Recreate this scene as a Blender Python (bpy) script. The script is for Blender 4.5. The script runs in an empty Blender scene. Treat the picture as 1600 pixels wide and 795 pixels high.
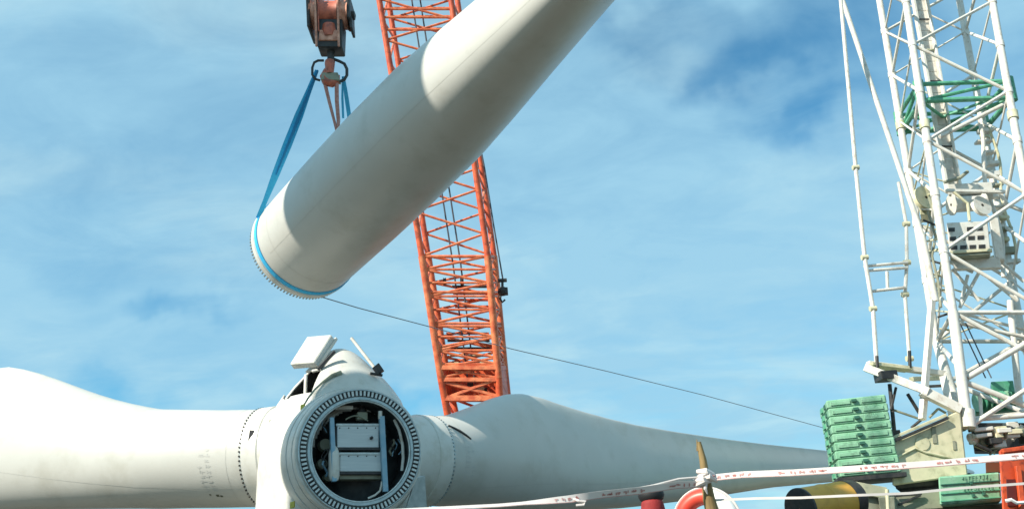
import bpy, bmesh, math, random
from mathutils import Vector, Matrix, noise
random.seed(7)
R = math.radians
SC = bpy.context.scene
COL = SC.collection

# ------------------------------------------------------------------ camera
F = 1400.0                                   # focal length in photo pixels (photo is 1600 wide)
CAMPOS = Vector((0, 0, 1.0))
up_c = Vector((-283.0, 3827.0, -F)).normalized()          # world up in camera axes
fwd_c = (Vector((0, 0, -1)) - up_c * Vector((0, 0, -1)).dot(up_c)).normalized()
rt_c = fwd_c.cross(up_c)
CM = Matrix((rt_c, fwd_c, up_c))             # rows: camera vector -> world vector
cam_d = bpy.data.cameras.new('camera'); cam = bpy.data.objects.new('camera', cam_d); COL.objects.link(cam)
cam_d.sensor_width = 36; cam_d.lens = 36 * F / 1600; cam_d.clip_end = 6000; cam_d.clip_start = 0.05
cam.matrix_world = Matrix.Translation(CAMPOS) @ CM.to_4x4()
SC.camera = cam

def ray(px, py):
    return (CM @ Vector(((px - 800) / F, (397.5 - py) / F, -1.0)))
def W(px, py, Y):                            # point of the place at world depth Y
    d = ray(px, py); return CAMPOS + d * (Y / d.y)
def Cz(px, py, z):                           # point at distance z along the view axis
    return CAMPOS + ray(px, py) * z

# ------------------------------------------------------------------ sun + sky
SUN_EL = R(38)
sh = Vector((math.sin(R(-57)), -math.cos(R(-57)), 0)).normalized()
S = Vector((sh.x * math.cos(SUN_EL), sh.y * math.cos(SUN_EL), math.sin(SUN_EL)))
sl = bpy.data.lights.new('sun', 'SUN'); sl.energy = 5.0; sl.angle = R(0.53); sl.color = (1.0, 0.925, 0.79)
so = bpy.data.objects.new('sun', sl); COL.objects.link(so)
so.rotation_euler = (-S).to_track_quat('-Z', 'Y').to_euler()
SC.view_settings.view_transform = 'Standard'; SC.view_settings.look = 'None'
SC.view_settings.exposure = 0.5; SC.view_settings.gamma = 1.0

w = bpy.data.worlds.new('World'); SC.world = w; w.use_nodes = True
nt = w.node_tree; nt.nodes.clear()
def N(t, **k):
    n = nt.nodes.new(t)
    for a, b in k.items(): setattr(n, a, b)
    return n
L = lambda a, b: nt.links.new(a, b)
def M_(op, a, b=None, c=None, clamp=False):
    n = N('ShaderNodeMath', operation=op, use_clamp=clamp)
    for i, v in enumerate((a, b, c)):
        if v is None: continue
        if hasattr(v, 'links'): L(v, n.inputs[i])
        else: n.inputs[i].default_value = v
    return n.outputs[0]
sky = N('ShaderNodeTexSky', sky_type='NISHITA'); sky.sun_disc = False
sky.sun_elevation = SUN_EL; sky.sun_rotation = math.atan2(S.x, S.y)
sky.air_density = 1.0; sky.dust_density = 0.6; sky.ozone_density = 1.5
tc = N('ShaderNodeTexCoord'); sep = N('ShaderNodeSeparateXYZ'); L(tc.outputs['Generated'], sep.inputs[0])
den = M_('ADD', M_('MAXIMUM', sep.outputs[2], 0.0), 0.22)
cx = M_('DIVIDE', sep.outputs[0], den); cy = M_('DIVIDE', sep.outputs[1], den)
cmb = N('ShaderNodeCombineXYZ'); L(cx, cmb.inputs[0]); L(cy, cmb.inputs[1])
def noise_(scale, detail, rough, off, dist=0.0):
    mp = N('ShaderNodeMapping'); L(cmb.outputs[0], mp.inputs[0]); mp.inputs['Location'].default_value = off
    mp.inputs['Rotation'].default_value = (0, 0, R(20)); mp.inputs['Scale'].default_value = (1, 1.5, 1)
    n = N('ShaderNodeTexNoise'); L(mp.outputs[0], n.inputs['Vector'])
    n.inputs['Scale'].default_value = scale; n.inputs['Detail'].default_value = detail
    n.inputs['Roughness'].default_value = rough; n.inputs['Distortion'].default_value = dist
    return n.outputs['Fac']
n1 = noise_(1.1, 6, 0.55, (3.1, 1.7, 0), 0.4)
n2 = noise_(4.0, 8, 0.6, (7.3, 2.2, 0), 0.8)
n3 = noise_(13.0, 5, 0.6, (1.3, 9.2, 0), 0.5)
cov = M_('ADD', M_('MULTIPLY', n1, 0.55), M_('ADD', M_('MULTIPLY', n2, 0.42), M_('MULTIPLY', n3, 0.10)))
cov = M_('ADD', M_('MULTIPLY', M_('SUBTRACT', cov, 0.52), 1.7), 0.84)
gap = 0.0
gaps = [(1262, 165, .085, .6), (1285, 25, .14, .55), (1180, 95, .09, .28), (1050, 20, .10, .35), (1130, 130, .07, .25), (1385, 60, .09, .3), (110, 415, .10, .30),
        (275, 488, .06, .3), (235, 494, .05, .22), (330, 485, .05, .15), (190, 500, .05, .25), (225, 635, .07, .35), (150, 612, .07, .28), (90, 590, .07, .2), (640, 605, .07, .5), (590, 590, .05, .4), (700, 625, .05, .3), (1560, 120, .2, .45), (40, 330, .1, .12), (930, 30, .07, .15)]
wn = N('ShaderNodeTexNoise'); L(tc.outputs['Generated'], wn.inputs['Vector']); wn.inputs['Scale'].default_value = 9; wn.inputs['Detail'].default_value = 4
wsub = N('ShaderNodeVectorMath', operation='SUBTRACT'); L(wn.outputs['Color'], wsub.inputs[0]); wsub.inputs[1].default_value = (.5, .5, .5)
wsc = N('ShaderNodeVectorMath', operation='SCALE'); L(wsub.outputs[0], wsc.inputs[0]); wsc.inputs['Scale'].default_value = 0.16
wad = N('ShaderNodeVectorMath', operation='ADD'); L(tc.outputs['Generated'], wad.inputs[0]); L(wsc.outputs[0], wad.inputs[1])
tot = None
for px, py, rad, amt in gaps:
    d = ray(px, py).normalized()
    s_ = N('ShaderNodeVectorMath', operation='SUBTRACT'); L(wad.outputs[0], s_.inputs[0]); s_.inputs[1].default_value = d
    m_ = N('ShaderNodeVectorMath', operation='MULTIPLY'); L(s_.outputs[0], m_.inputs[0]); m_.inputs[1].default_value = (.7, .7, 2.0)
    l_ = N('ShaderNodeVectorMath', operation='LENGTH'); L(m_.outputs[0], l_.inputs[0])
    g = N('ShaderNodeMapRange', interpolation_type='SMOOTHERSTEP'); L(l_.outputs['Value'], g.inputs[0])
    g.inputs[1].default_value = 0; g.inputs[2].default_value = rad; g.inputs[3].default_value = amt; g.inputs[4].default_value = 0
    tot = g.outputs[0] if tot is None else M_('ADD', tot, g.outputs[0])
cov = M_('SUBTRACT', cov, tot, clamp=True)
cov = M_('MINIMUM', cov, 0.95)
bg1 = N('ShaderNodeBackground'); bg1.inputs[1].default_value = 0.11
tint = N('ShaderNodeMix', data_type='RGBA', blend_type='MULTIPLY'); tint.inputs[0].default_value = 1
L(sky.outputs[0], tint.inputs[6]); tint.inputs[7].default_value = (0.40, 0.97, 1.08, 1)
L(tint.outputs[2], bg1.inputs[0])
bg2 = N('ShaderNodeBackground'); bg2.inputs[0].default_value = (0.285, 0.482, 0.63, 1); bg2.inputs[1].default_value = 1.0
mx = N('ShaderNodeMixShader'); L(cov, mx.inputs[0]); L(bg1.outputs[0], mx.inputs[1]); 
cm_ = N('ShaderNodeMix', data_type='RGBA'); cf = N('ShaderNodeMapRange', interpolation_type='SMOOTHSTEP')
n5 = noise_(2.0, 7, 0.55, (2.3, 5.1, 0), 0.35)
L(n5, cf.inputs[0]); cf.inputs[1].default_value = .44; cf.inputs[2].default_value = .68
L(cf.outputs[0], cm_.inputs[0]); cm_.inputs[6].default_value = (.258, .468, .600, 1); cm_.inputs[7].default_value = (.345, .54, .625, 1)
L(cm_.outputs[2], bg2.inputs[0]); L(bg2.outputs[0], mx.inputs[2])
wo = N('ShaderNodeOutputWorld'); L(mx.outputs[0], wo.inputs[0])

# ------------------------------------------------------------------ materials
MATS = {}
def mat(name, col, rough=0.5, metal=0.0, col2=None, scale=6.0, amt=0.5, bump=0.0, bscale=40.0, grime=None, gamt=0.0, gscale=2.0, stretch=(1, 1, 1), coat=0.0):
    m = bpy.data.materials.new(name); m.use_nodes = True; t = m.node_tree
    b = t.nodes['Principled BSDF']; b.inputs['Roughness'].default_value = rough; b.inputs['Metallic'].default_value = metal
    if coat: b.inputs['Coat Weight'].default_value = coat
    c = t.nodes.new('ShaderNodeTexCoord'); mp = t.nodes.new('ShaderNodeMapping'); t.links.new(c.outputs['Object'] if False else c.outputs['Object'], mp.inputs[0])
    geo = t.nodes.new('ShaderNodeNewGeometry'); t.links.new(geo.outputs['Position'], mp.inputs[0]); mp.inputs['Scale'].default_value = stretch
    n = t.nodes.new('ShaderNodeTexNoise'); n.inputs['Scale'].default_value = scale; n.inputs['Detail'].default_value = 6; t.links.new(mp.outputs[0], n.inputs['Vector'])
    mr = t.nodes.new('ShaderNodeMapRange'); t.links.new(n.outputs['Fac'], mr.inputs[0]); mr.inputs[1].default_value = .35; mr.inputs[2].default_value = .65
    mr.inputs[3].default_value = 0; mr.inputs[4].default_value = amt
    x = t.nodes.new('ShaderNodeMix'); x.data_type = 'RGBA'; t.links.new(mr.outputs[0], x.inputs[0])
    x.inputs[6].default_value = (*col, 1); x.inputs[7].default_value = (*(col2 or tuple(v * .75 for v in col)), 1)
    out = x.outputs[2]
    if grime:
        g = t.nodes.new('ShaderNodeTexNoise'); g.inputs['Scale'].default_value = gscale; g.inputs['Detail'].default_value = 9; g.inputs['Roughness'].default_value = .65
        t.links.new(mp.outputs[0], g.inputs['Vector'])
        gr = t.nodes.new('ShaderNodeMapRange'); t.links.new(g.outputs['Fac'], gr.inputs[0]); gr.inputs[1].default_value = .52; gr.inputs[2].default_value = .72
        gr.inputs[3].default_value = 0; gr.inputs[4].default_value = gamt
        y = t.nodes.new('ShaderNodeMix'); y.data_type = 'RGBA'; t.links.new(gr.outputs[0], y.inputs[0]); t.links.new(out, y.inputs[6]); y.inputs[7].default_value = (*grime, 1)
        out = y.outputs[2]
    t.links.new(out, b.inputs['Base Color'])
    if bump:
        n2 = t.nodes.new('ShaderNodeTexNoise'); n2.inputs['Scale'].default_value = bscale; n2.inputs['Detail'].default_value = 4; t.links.new(mp.outputs[0], n2.inputs['Vector'])
        bp = t.nodes.new('ShaderNodeBump'); bp.inputs['Strength'].default_value = bump; bp.inputs['Distance'].default_value = .01
        t.links.new(n2.outputs['Fac'], bp.inputs['Height']); t.links.new(bp.outputs[0], b.inputs['Normal'])
    return m
m_blade = mat('blade_gelcoat', (.585, .58, .54), .36, col2=(.54, .535, .495), scale=1.3, amt=.6, grime=(.38, .365, .30), gamt=.4, gscale=1.1, bump=.05, bscale=3)
m_sleeve = mat('grey_wrap', (.34, .41, .46), .6, col2=(.30, .37, .42), scale=1.5, amt=.8, bump=.08, bscale=6)
m_spin = mat('spinner_white', (.68, .675, .63), .4, col2=(.60, .59, .54), scale=3, amt=.7, grime=(.42, .38, .27), gamt=.4, gscale=3, bump=.05, bscale=8)
m_steel = mat('bearing_steel', (.46, .52, .53), .35, .6, col2=(.3, .36, .37), scale=8, amt=.8)
m_stud = mat('stud_light', (.66, .70, .68), .4, .2, col2=(.45, .5, .5), scale=12, amt=.8)
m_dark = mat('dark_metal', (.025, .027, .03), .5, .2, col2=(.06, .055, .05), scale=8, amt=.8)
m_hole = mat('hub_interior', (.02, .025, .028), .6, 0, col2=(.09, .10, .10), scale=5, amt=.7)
m_panel = mat('cabinet_grey', (.60, .64, .64), .35, 0, col2=(.48, .53, .54), scale=2, amt=.7, stretch=(1, 1, 14))
m_bpost = mat('post_shade_blue', (.20, .38, .50), .4, 0, col2=(.32, .46, .55), scale=8, amt=.7)  # bluish tint of shade put into the hub posts' own colour
m_red = mat('crane_orange', (.84, .15, .05), .45, 0, col2=(.50, .07, .03), scale=3, amt=.9, grime=(.13, .035, .025), gamt=.85, gscale=5)
m_redlt = mat('crane_orange_light', (.86, .26, .11), .45, 0, col2=(.56, .09, .035), scale=4, amt=.9, grime=(.18, .045, .03), gamt=.7, gscale=6)
m_white = mat('crane_white', (.70, .69, .64), .4, 0, col2=(.62, .59, .52), scale=4, amt=.8, grime=(.30, .19, .10), gamt=.5, gscale=5)
m_cream = mat('crane_cream', (.66, .61, .42), .5, 0, col2=(.5, .5, .33), scale=3, amt=.9, grime=(.22, .18, .09), gamt=.6, gscale=3, bump=.1, bscale=10)
m_green = mat('counterweight_green', (.185, .42, .26), .55, 0, col2=(.27, .49, .34), scale=3, amt=.9, grime=(.05, .11, .06), gamt=.7, gscale=5, bump=.2, bscale=12)
m_dgreen = mat('frame_green', (.07, .33, .19), .5, 0, col2=(.16, .44, .30), scale=4, amt=.8, grime=(.02, .07, .04), gamt=.5, gscale=5)
m_hook = mat('hook_red_brown', (.58, .15, .08), .5, 0, col2=(.40, .09, .05), scale=8, amt=.9, grime=(.10, .04, .03), gamt=.6, gscale=8, coat=.2)
m_hooklt = mat('hook_worn_pink', (.75, .38, .26), .45, 0, col2=(.4, .15, .09), scale=9, amt=.9)
m_blue = mat('blue_webbing', (.03, .42, .78), .7, 0, col2=(.05, .50, .82), scale=20, amt=.9, bump=.2, bscale=90)
m_pink = mat('red_rope', (.42, .16, .12), .7, 0, col2=(.55, .30, .26), scale=25, amt=.9)
m_wire = mat('wire_rope', (.10, .11, .13), .6, .3)
m_tape = mat('tape_white', (.64, .60, .57), .35, 0, col2=(.60, .50, .47), scale=12, amt=.5)
m_tapered = mat('tape_print_red', (.48, .17, .15), .4, 0, col2=(.45, .30, .28), scale=60, amt=.9)
m_wood = mat('weathered_wood', (.36, .25, .10), .75, 0, col2=(.17, .11, .04), scale=18, amt=1, stretch=(1, 1, .15), bump=.4, bscale=60)
m_buoyr = mat('buoy_red', (.72, .055, .035), .4, 0, col2=(.62, .09, .05), scale=6, amt=.7)
m_buoyw = mat('buoy_white', (.8, .8, .78), .4, 0, scale=6, amt=.2)
m_jacket = mat('red_jacket', (.30, .02, .02), .75, 0, col2=(.20, .015, .015), scale=10, amt=.8, bump=.4, bscale=25)
m_black = mat('black_cap', (.012, .012, .014), .6)
m_skin = mat('skin', (.50, .30, .21), .5)
m_trous = mat('dark_trousers', (.04, .045, .06), .8, bump=.3, bscale=25)
m_yellow = mat('yellow_paint', (.68, .36, .05), .5, 0, col2=(.58, .30, .05), scale=3, amt=.6, grime=(.25, .14, .03), gamt=.3, gscale=5)
m_grey = mat('olive_grey', (.30, .31, .23), .6, 0, col2=(.22, .23, .17), scale=4, amt=.8, grime=(.1, .09, .06), gamt=.5, gscale=4)
m_orange = mat('machine_orange', (.66, .10, .03), .45, 0, col2=(.5, .06, .02), scale=3, amt=.8, grime=(.08, .02, .015), gamt=.8, gscale=4)
m_conc = mat('concrete', (.12, .115, .095), .85, 0, col2=(.09, .085, .07), scale=.8, amt=.9, grime=(.07, .065, .05), gamt=.6, gscale=.5, bump=.4, bscale=20)
m_mark = mat('print_grey', (.56, .56, .53), .6)
m_markdk = mat('print_dark', (.10, .11, .07), .6)
m_lettergreen = mat('letter_dark_green', (.03, .13, .09), .6)
m_yel2 = mat('yellow_strap', (.62, .55, .10), .6)

# ------------------------------------------------------------------ object helpers
MW = {}
def link(name, me, m, parent=None, M=None, smooth=True, label=None, kind=None):
    o = bpy.data.objects.new(name, me); COL.objects.link(o)
    M = M or Matrix.Identity(4)
    o.matrix_basis = M; MW[o.name] = M
    if parent:
        o.parent = parent; o.matrix_parent_inverse = MW[parent.name].inverted()
    if m and not me.materials: me.materials.append(m)
    if label: o['label'] = label
    if kind: o['kind'] = kind
    return o
def thing(name, label, cat, loc, group=None):
    o = bpy.data.objects.new(name, None); COL.objects.link(o); o.empty_display_size = .3
    M = Matrix.Translation(loc); o.matrix_basis = M; MW[o.name] = M
    o['label'] = label; o['category'] = cat
    if group: o['group'] = group
    return o
def tag(o, label, cat, group=None):
    o['label'] = label; o['category'] = cat
    if group: o['group'] = group
def finish(bm, name, smooth=True, angle=35):
    bmesh.ops.recalc_face_normals(bm, faces=bm.faces)
    me = bpy.data.meshes.new(name); bm.to_mesh(me); bm.free()
    if smooth:
        for p in me.polygons: p.use_smooth = True
        try: me.set_sharp_from_angle(angle=R(angle))
        except Exception: pass
    return me
UC = {}
def unit_cyl(m, seg=12):
    k = (m.name, seg)
    if k not in UC:
        bm = bmesh.new(); bmesh.ops.create_cone(bm, cap_ends=True, segments=seg, radius1=1, radius2=1, depth=1)
        me = finish(bm, 'tube_' + m.name); me.materials.append(m); UC[k] = me
    return UC[k]
def frame(a, b, hint=Vector((0, 0, 1))):
    z = (b - a).normalized(); h = hint if abs(z.dot(hint)) < .95 else Vector((0, 1, 0))
    x = h.cross(z).normalized(); y = z.cross(x)
    return x, y, z
def tube(name, a, b, r, m, parent=None, seg=12, **k):
    a = Vector(a); b = Vector(b); x, y, z = frame(a, b)
    Lh = (b - a).length
    M = Matrix.Translation((a + b) / 2) @ Matrix((x, y, z)).transposed().to_4x4() @ Matrix.Diagonal((r, r, Lh, 1))
    return link(name, unit_cyl(m, seg), None, parent, M, **k)
def bm_tube(bm, pts, r, seg=10, caps=True):
    pts = [Vector(p) for p in pts]; n = len(pts); rs = r if isinstance(r, (list, tuple)) else [r] * n
    rings = []; px = None
    for i, p in enumerate(pts):
        d = (pts[min(i + 1, n - 1)] - pts[max(i - 1, 0)]).normalized()
        if px is None: x, y, _ = frame(Vector((0, 0, 0)), d)
        else:
            x = (px - d * px.dot(d)).normalized(); y = d.cross(x)
        px = x
        rings.append([bm.verts.new(p + (x * math.cos(2 * math.pi * k / seg) + y * math.sin(2 * math.pi * k / seg)) * rs[i]) for k in range(seg)])
    for i in range(n - 1):
        for k in range(seg):
            bm.faces.new((rings[i][k], rings[i][(k + 1) % seg], rings[i + 1][(k + 1) % seg], rings[i + 1][k]))
    if caps:
        bm.faces.new(rings[0][::-1]); bm.faces.new(rings[-1])
def path(name, pts, r, m, parent=None, seg=8, **k):
    bm = bmesh.new(); bm_tube(bm, pts, r, seg); return link(name, finish(bm, name), m, parent, **k)
def bm_hexa(bm, p):                         # p: 8 points, 4 bottom then 4 top
    v = [bm.verts.new(Vector(q)) for q in p]
    fs = [(0, 3, 2, 1), (4, 5, 6, 7), (0, 1, 5, 4), (1, 2, 6, 5), (2, 3, 7, 6), (3, 0, 4, 7)]
    return [bm.faces.new([v[i] for i in f]) for f in fs]
def hexa(name, p, m, parent=None, bev=.01, **k):
    bm = bmesh.new(); bm_hexa(bm, p)
    if bev: bmesh.ops.bevel(bm, geom=bm.edges[:], offset=bev, segments=1, affect='EDGES')
    return link(name, finish(bm, name, True, 30), m, parent, **k)
def obox_pts(c, X, Y, Z):                    # centre + half-axis vectors
    c = Vector(c)
    return [c - X - Y - Z, c + X - Y - Z, c + X + Y - Z, c - X + Y - Z, c - X - Y + Z, c + X - Y + Z, c + X + Y + Z, c - X + Y + Z]
def obox(name, c, X, Y, Z, m, parent=None, bev=.01, **k):
    return hexa(name, obox_pts(c, X, Y, Z), m, parent, bev, **k)
def box(name, c, sx, sy, sz, m, parent=None, bev=.01, rz=0, **k):
    X = Vector((math.cos(rz), math.sin(rz), 0)) * sx / 2; Y = Vector((-math.sin(rz), math.cos(rz), 0)) * sy / 2
    return obox(name, c, X, Y, Vector((0, 0, sz / 2)), m, parent, bev, **k)
def beam(name, a, b, wd, ht, m, parent=None, bev=.008, hint=Vector((0, 0, 1)), **k):   # rectangular bar a->b
    a = Vector(a); b = Vector(b); x, y, z = frame(a, b, hint)
    return obox(name, (a + b) / 2, x * wd / 2, y * ht / 2, z * (b - a).length / 2, m, parent, bev, **k)
def lathe(name, prof, o, ax, m, parent=None, seg=64, closed=False, **k):   # prof: (distance along axis, radius)
    o = Vector(o); ax = Vector(ax).normalized(); x, y, _ = frame(Vector((0, 0, 0)), ax)
    bm = bmesh.new(); rings = []
    for s, r in prof:
        rings.append([bm.verts.new(o + ax * s + (x * math.cos(2 * math.pi * i / seg) + y * math.sin(2 * math.pi * i / seg)) * max(r, .0005)) for i in range(seg)])
    nr = len(rings)
    for j in range(nr if closed else nr - 1):
        a, b = rings[j], rings[(j + 1) % nr]
        for i in range(seg): bm.faces.new((a[i], a[(i + 1) % seg], b[(i + 1) % seg], b[i]))
    return link(name, finish(bm, name), m, parent, **k)

# ------------------------------------------------------------------ ground
bm = bmesh.new(); n = 40
for i in range(n):
    pass
bmesh.ops.create_grid(bm, x_segments=40, y_segments=40, size=2500)
g = link('ground', finish(bm, 'ground', False), m_conc, kind='structure')
g['label'] = 'grey concrete quay surface under the cranes and the rotor'

# ------------------------------------------------------------------ rotor on its stand
Fa = Vector((.26, -.966, 0)).normalized()                 # direction the open bearing faces
ringC = Cz(565, 703, 16.5)
H = ringC - Fa * 2.05
UZ = Vector((0, 0, 1))
def rotz(v, a):
    a = R(a); return Vector((v.x * math.cos(a) - v.y * math.sin(a), v.x * math.sin(a) + v.y * math.cos(a), v.z))
Dl = rotz(Fa, -120); Dr = rotz(Fa, 120)
Sx = Vector((-Fa.y, Fa.x, 0))                             # to the right in the ring plane
rotor = thing('turbine_rotor', 'white wind turbine hub with two blades attached and a toothed round opening in front', 'turbine rotor', (H.x, H.y, 1.2))

def proj(p):
    q = CM.transposed() @ (p - CAMPOS); return 800 + F * q.x / -q.z, 397.5 - F * q.y / -q.z
def solve_L(D, px, py):
    lo, hi = 0.0, 60.0
    s0 = proj(H + D * .1)[0] < proj(H + D * 5)[0]
    for _ in range(50):
        mid = (lo + hi) / 2; p = H + D * mid
        # move along z to py first
        x = proj(Vector((p.x, p.y, zat(p, py))))[0]
        if (x < px) == s0: lo = mid
        else: hi = mid
    return (lo + hi) / 2
def zat(p, py):
    lo, hi = -8.0, 20.0
    for _ in range(40):
        m = (lo + hi) / 2
        if proj(Vector((p.x, p.y, m)))[1] > py: lo = m
        else: hi = m
    return (lo + hi) / 2
def interp(tab, x):
    if x <= tab[0][0]: return tab[0][1:]
    for i in range(len(tab) - 1):
        a, b = tab[i], tab[i + 1]
        if x <= b[0]:
            t = (x - a[0]) / (b[0] - a[0]); return [u + (v - u) * t for u, v in zip(a[1:], b[1:])]
    return tab[-1][1:]
def smooth_tab(tab, it=2):
    for _ in range(it):
        tab = [tab[0]] + [(tab[i][0],) + tuple((tab[i - 1][j] + 2 * tab[i][j] + tab[i + 1][j]) / 4 for j in range(1, len(tab[i]))) for i in range(1, len(tab) - 1)] + [tab[-1]]
    return tab
class Blade:
    """sections: L -> (offset along V, chord, thickness, airfoil 0..1); axis A, chord dir V (trailing edge +V), thickness dir U"""
    def __init__(s, O, A, V, U, tab, twist=lambda l: 0): s.O, s.A, s.V, s.U, s.tab, s.tw = O, A, V, U, tab, twist
    def pt(s, l, ph, off=0.0):
        oc, ch, th, af = interp(s.tab, l)
        c, sn = math.cos(ph), math.sin(ph)
        v = c * ch / 2; k = (c + 1) / 2
        f = 1 - af * (.92 * k ** 1.3)
        u = sn * th / 2 * f * (1 + .12 * af * (1 - k))
        if off:
            q = Vector((c, sn)).normalized(); v += q.x * off; u += q.y * off
        tw = s.tw(l); v, u = v * math.cos(tw) - u * math.sin(tw), v * math.sin(tw) + u * math.cos(tw)
        return s.O + s.A * l + s.V * (oc + v) + s.U * u
    def shell(s, name, Ls, m, parent, seg=56, off=0.0, cap=False, label=None):
        bm = bmesh.new(); rr = [[bm.verts.new(s.pt(l, 2 * math.pi * i / seg, off)) for i in range(seg)] for l in Ls]
        for a, b in zip(rr, rr[1:]):
            for i in range(seg): bm.faces.new((a[i], a[(i + 1) % seg], b[(i + 1) % seg], b[i]))
        if cap: bm.faces.new(rr[-1])
        return link(name, finish(bm, name, True, 60), m, parent, label=label)
def marks(B, name, L0, phis, m, parent, wd, ht, rnd):
    bm = bmesh.new()
    for l, ph, a, b in rnd:
        q = [B.pt(l + dx, ph + dp, .004) for dx, dp in ((-a, -b), (a, -b), (a, b), (-a, b))]
        bm.faces.new([bm.verts.new(p) for p in q])
    me = finish(bm, name, False)
    for p in me.polygons: pass
    return link(name, me, m, parent, kind='stuff')

# --- right lower blade
def lower_blade(D, top, bot, tail, afs, U):
    rows = []
    for (px, pt_) in top:
        pb = interp([(a, b) for a, b in bot] if bot[0][0] < bot[-1][0] else [(a, b) for a, b in bot[::-1]], px)[0]
        l = solve_L(D, px, (pt_ + pb) / 2); p = H + D * l
        zt, zb = zat(p, pt_), zat(p, pb)
        rows.append([l, (zt + zb) / 2 - H.z, zt - zb])
    rows.sort()
    tab = []
    for l, oc, ch in rows:
        th, af = interp(afs, l); tab.append((l, oc, ch, min(th, ch), af))
    for l, oc, ch in tail:
        th, af = interp(afs, l); tab.append((l, tab[-1][1] + oc, ch, min(th, ch * .8), af))
    return tab
rt_top = [(668, 652), (700, 649), (720, 645), (745, 634), (770, 621), (795, 613), (820, 611), (850, 618), (880, 631), (920, 644), (960, 655), (1000, 663), (1060, 674), (1130, 685), (1200, 694), (1300, 705), (1400, 712)]
rt_bot = [(668, 789), (800, 797), (900, 797), (1000, 792), (1060, 785), (1110, 775), (1200, 762), (1300, 752), (1400, 744)]
afR = [(2.0, 2.1, 0), (3.2, 2.0, .1), (5.0, 1.7, .55), (8, 1.2, .85), (14, .8, 1), (22, .5, 1), (34, .15, 1)]
tabR = lower_blade(Dr, rt_top, rt_bot, [(30, 0.0, .6), (33, 0.0, .35), (34, 0, .12)], afR, None)
tabR = smooth_tab(tabR, 2)
UR = Vector((Dr.y, -Dr.x, 0))        # towards the viewer
if UR.dot(-H) < 0: UR = -UR
BR = Blade(H, Dr, UZ, UR, tabR, lambda l: 0)
lt_top = [(-140, 590), (-70, 576), (0, 572), (25, 576), (50, 582), (75, 591), (100, 600), (125, 609), (150, 618), (175, 625), (200, 631), (225, 636), (250, 639), (300, 641), (350, 641), (414, 640)]
lt_bot = [(-140, 800), (0, 798), (100, 795), (200, 794), (300, 793), (414, 791)]
afL = [(2.0, 2.1, 0), (4, 2.05, .12), (7, 1.8, .45), (10, 1.5, .7), (16, 1.0, .95), (34, .15, 1)]
tabL = lower_blade(Dl, lt_top, lt_bot, [(18, -.25, 2.3), (24, -.2, 1.5), (30, -.1, .9), (33, 0, .5), (34, 0, .15)], afL, None)
tabL = smooth_tab(tabL, 2)
UL = Vector((Dl.y, -Dl.x, 0))
if UL.dot(-H) < 0: UL = -UL
BL = Blade(H, Dl, UZ, UL, tabL)
def Ls(a, b, n): return [a + (b - a) * i / n for i in range(n + 1)]
RB = tabL[0][0]; RBR = tabR[0][0]
brt = BR.shell('turbine_blade', Ls(RBR, 14, 90) + Ls(14.4, 34, 30), m_blade, rotor, seg=96, cap=True, label='white blade in bluish shade running away to the right behind the barrier tape')
blf = BL.shell('turbine_blade', Ls(RB, 14, 80) + Ls(14.4, 34, 30), m_blade, rotor, seg=96, cap=True, label='sunlit white blade running out of the picture to the left')
# faint stencilling by each root (illegible in the photo: soft grey strokes)
rs = random.Random(3)
def stencil(B, l0, ph0, ph1, sgn):
    out = []; ph = ph0
    while ph < ph1:
        for col_ in (0, .17):
            if col_ and rs.random() < .45: continue
            for _ in range(3):
                vert = rs.random() < .5
                out.append((l0 + col_ + rs.uniform(-.045, .045), ph + rs.uniform(-.02, .02), .012 if vert else .045, .028 if vert else .008))
        ph += .105
    return out
st = stencil(BL, RB + .72, math.pi / 2 - .05, math.pi / 2 + .88, 1)
marks(BL, 'stencilled_marking', 0, 0, m_mark, blf, 0, 0, st)
marks(BL, 'inspection_mark', 0, 0, m_markdk, blf, 0, 0, [(RB + .70, math.pi / 2 + .93, .035, .03), (RB + .62, math.pi / 2 + .95, .03, .025), (RB + .86, math.pi / 2 + .9, .02, .02)])
st = stencil(BR, RBR + .35, math.pi / 2 - .15, math.pi / 2 + .6, 1)
marks(BR, 'stencilled_marking', 0, 0, m_mark, brt, 0, 0, st)
# slim drain strip on the right root
pp = [BR.pt(RBR + .05 + t * .45, math.pi / 2 - .75 + t * .42, .012) for t in (0, .25, .5, .75, 1)]
path('sealing_strip', pp, [.02, .025, .03, .025, .015], m_dark, brt, 6)

# --- root collars with bolts, left and right
for D, rb, B, nm in ((Dl, RB, BL, 'l'), (Dr, RBR, BR, 'r')):
    oc, ch, _, _ = interp(B.tab, rb); r0 = ch / 2
    c0 = H + UZ * oc
    col = lathe('root_collar', [(0.9, r0 * .98), (rb - .42, r0 * 1.01), (rb - .40, r0 * 1.03), (rb - .06, r0 * 1.03), (rb - .05, r0 * .985)], c0, D, m_spin, rotor, 72)
    lathe('root_seam', [(rb - .055, r0 * 1.0), (rb - .052, r0 * 1.012), (rb - .01, r0 * 1.012), (rb - .007, r0 * 1.0)], c0, D, m_stud, col, 72)
    x, y, _ = frame(Vector((0, 0, 0)), D)
    bm = bmesh.new()
    for i in range(72):
        a = 2 * math.pi * i / 72; q = c0 + D * (rb - .03) + (x * math.cos(a) + y * math.sin(a)) * (r0 * 1.015)
        bm_tube(bm, [q - D * .0 + (x * math.cos(a) + y * math.sin(a)) * -.01, q + (x * math.cos(a) + y * math.sin(a)) * .022], .021, 6)
    link('root_bolt_row', finish(bm, 'bolts', False), m_dark if nm == 'l' else m_steel, col, kind='stuff')
# dark latch on left collar seam + cable
beam('collar_latch', W(394, 672, (H + Dl * RB).y - 1.0), W(390, 697, (H + Dl * RB).y - 1.02), .09, .06, m_dark, rotor)

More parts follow.
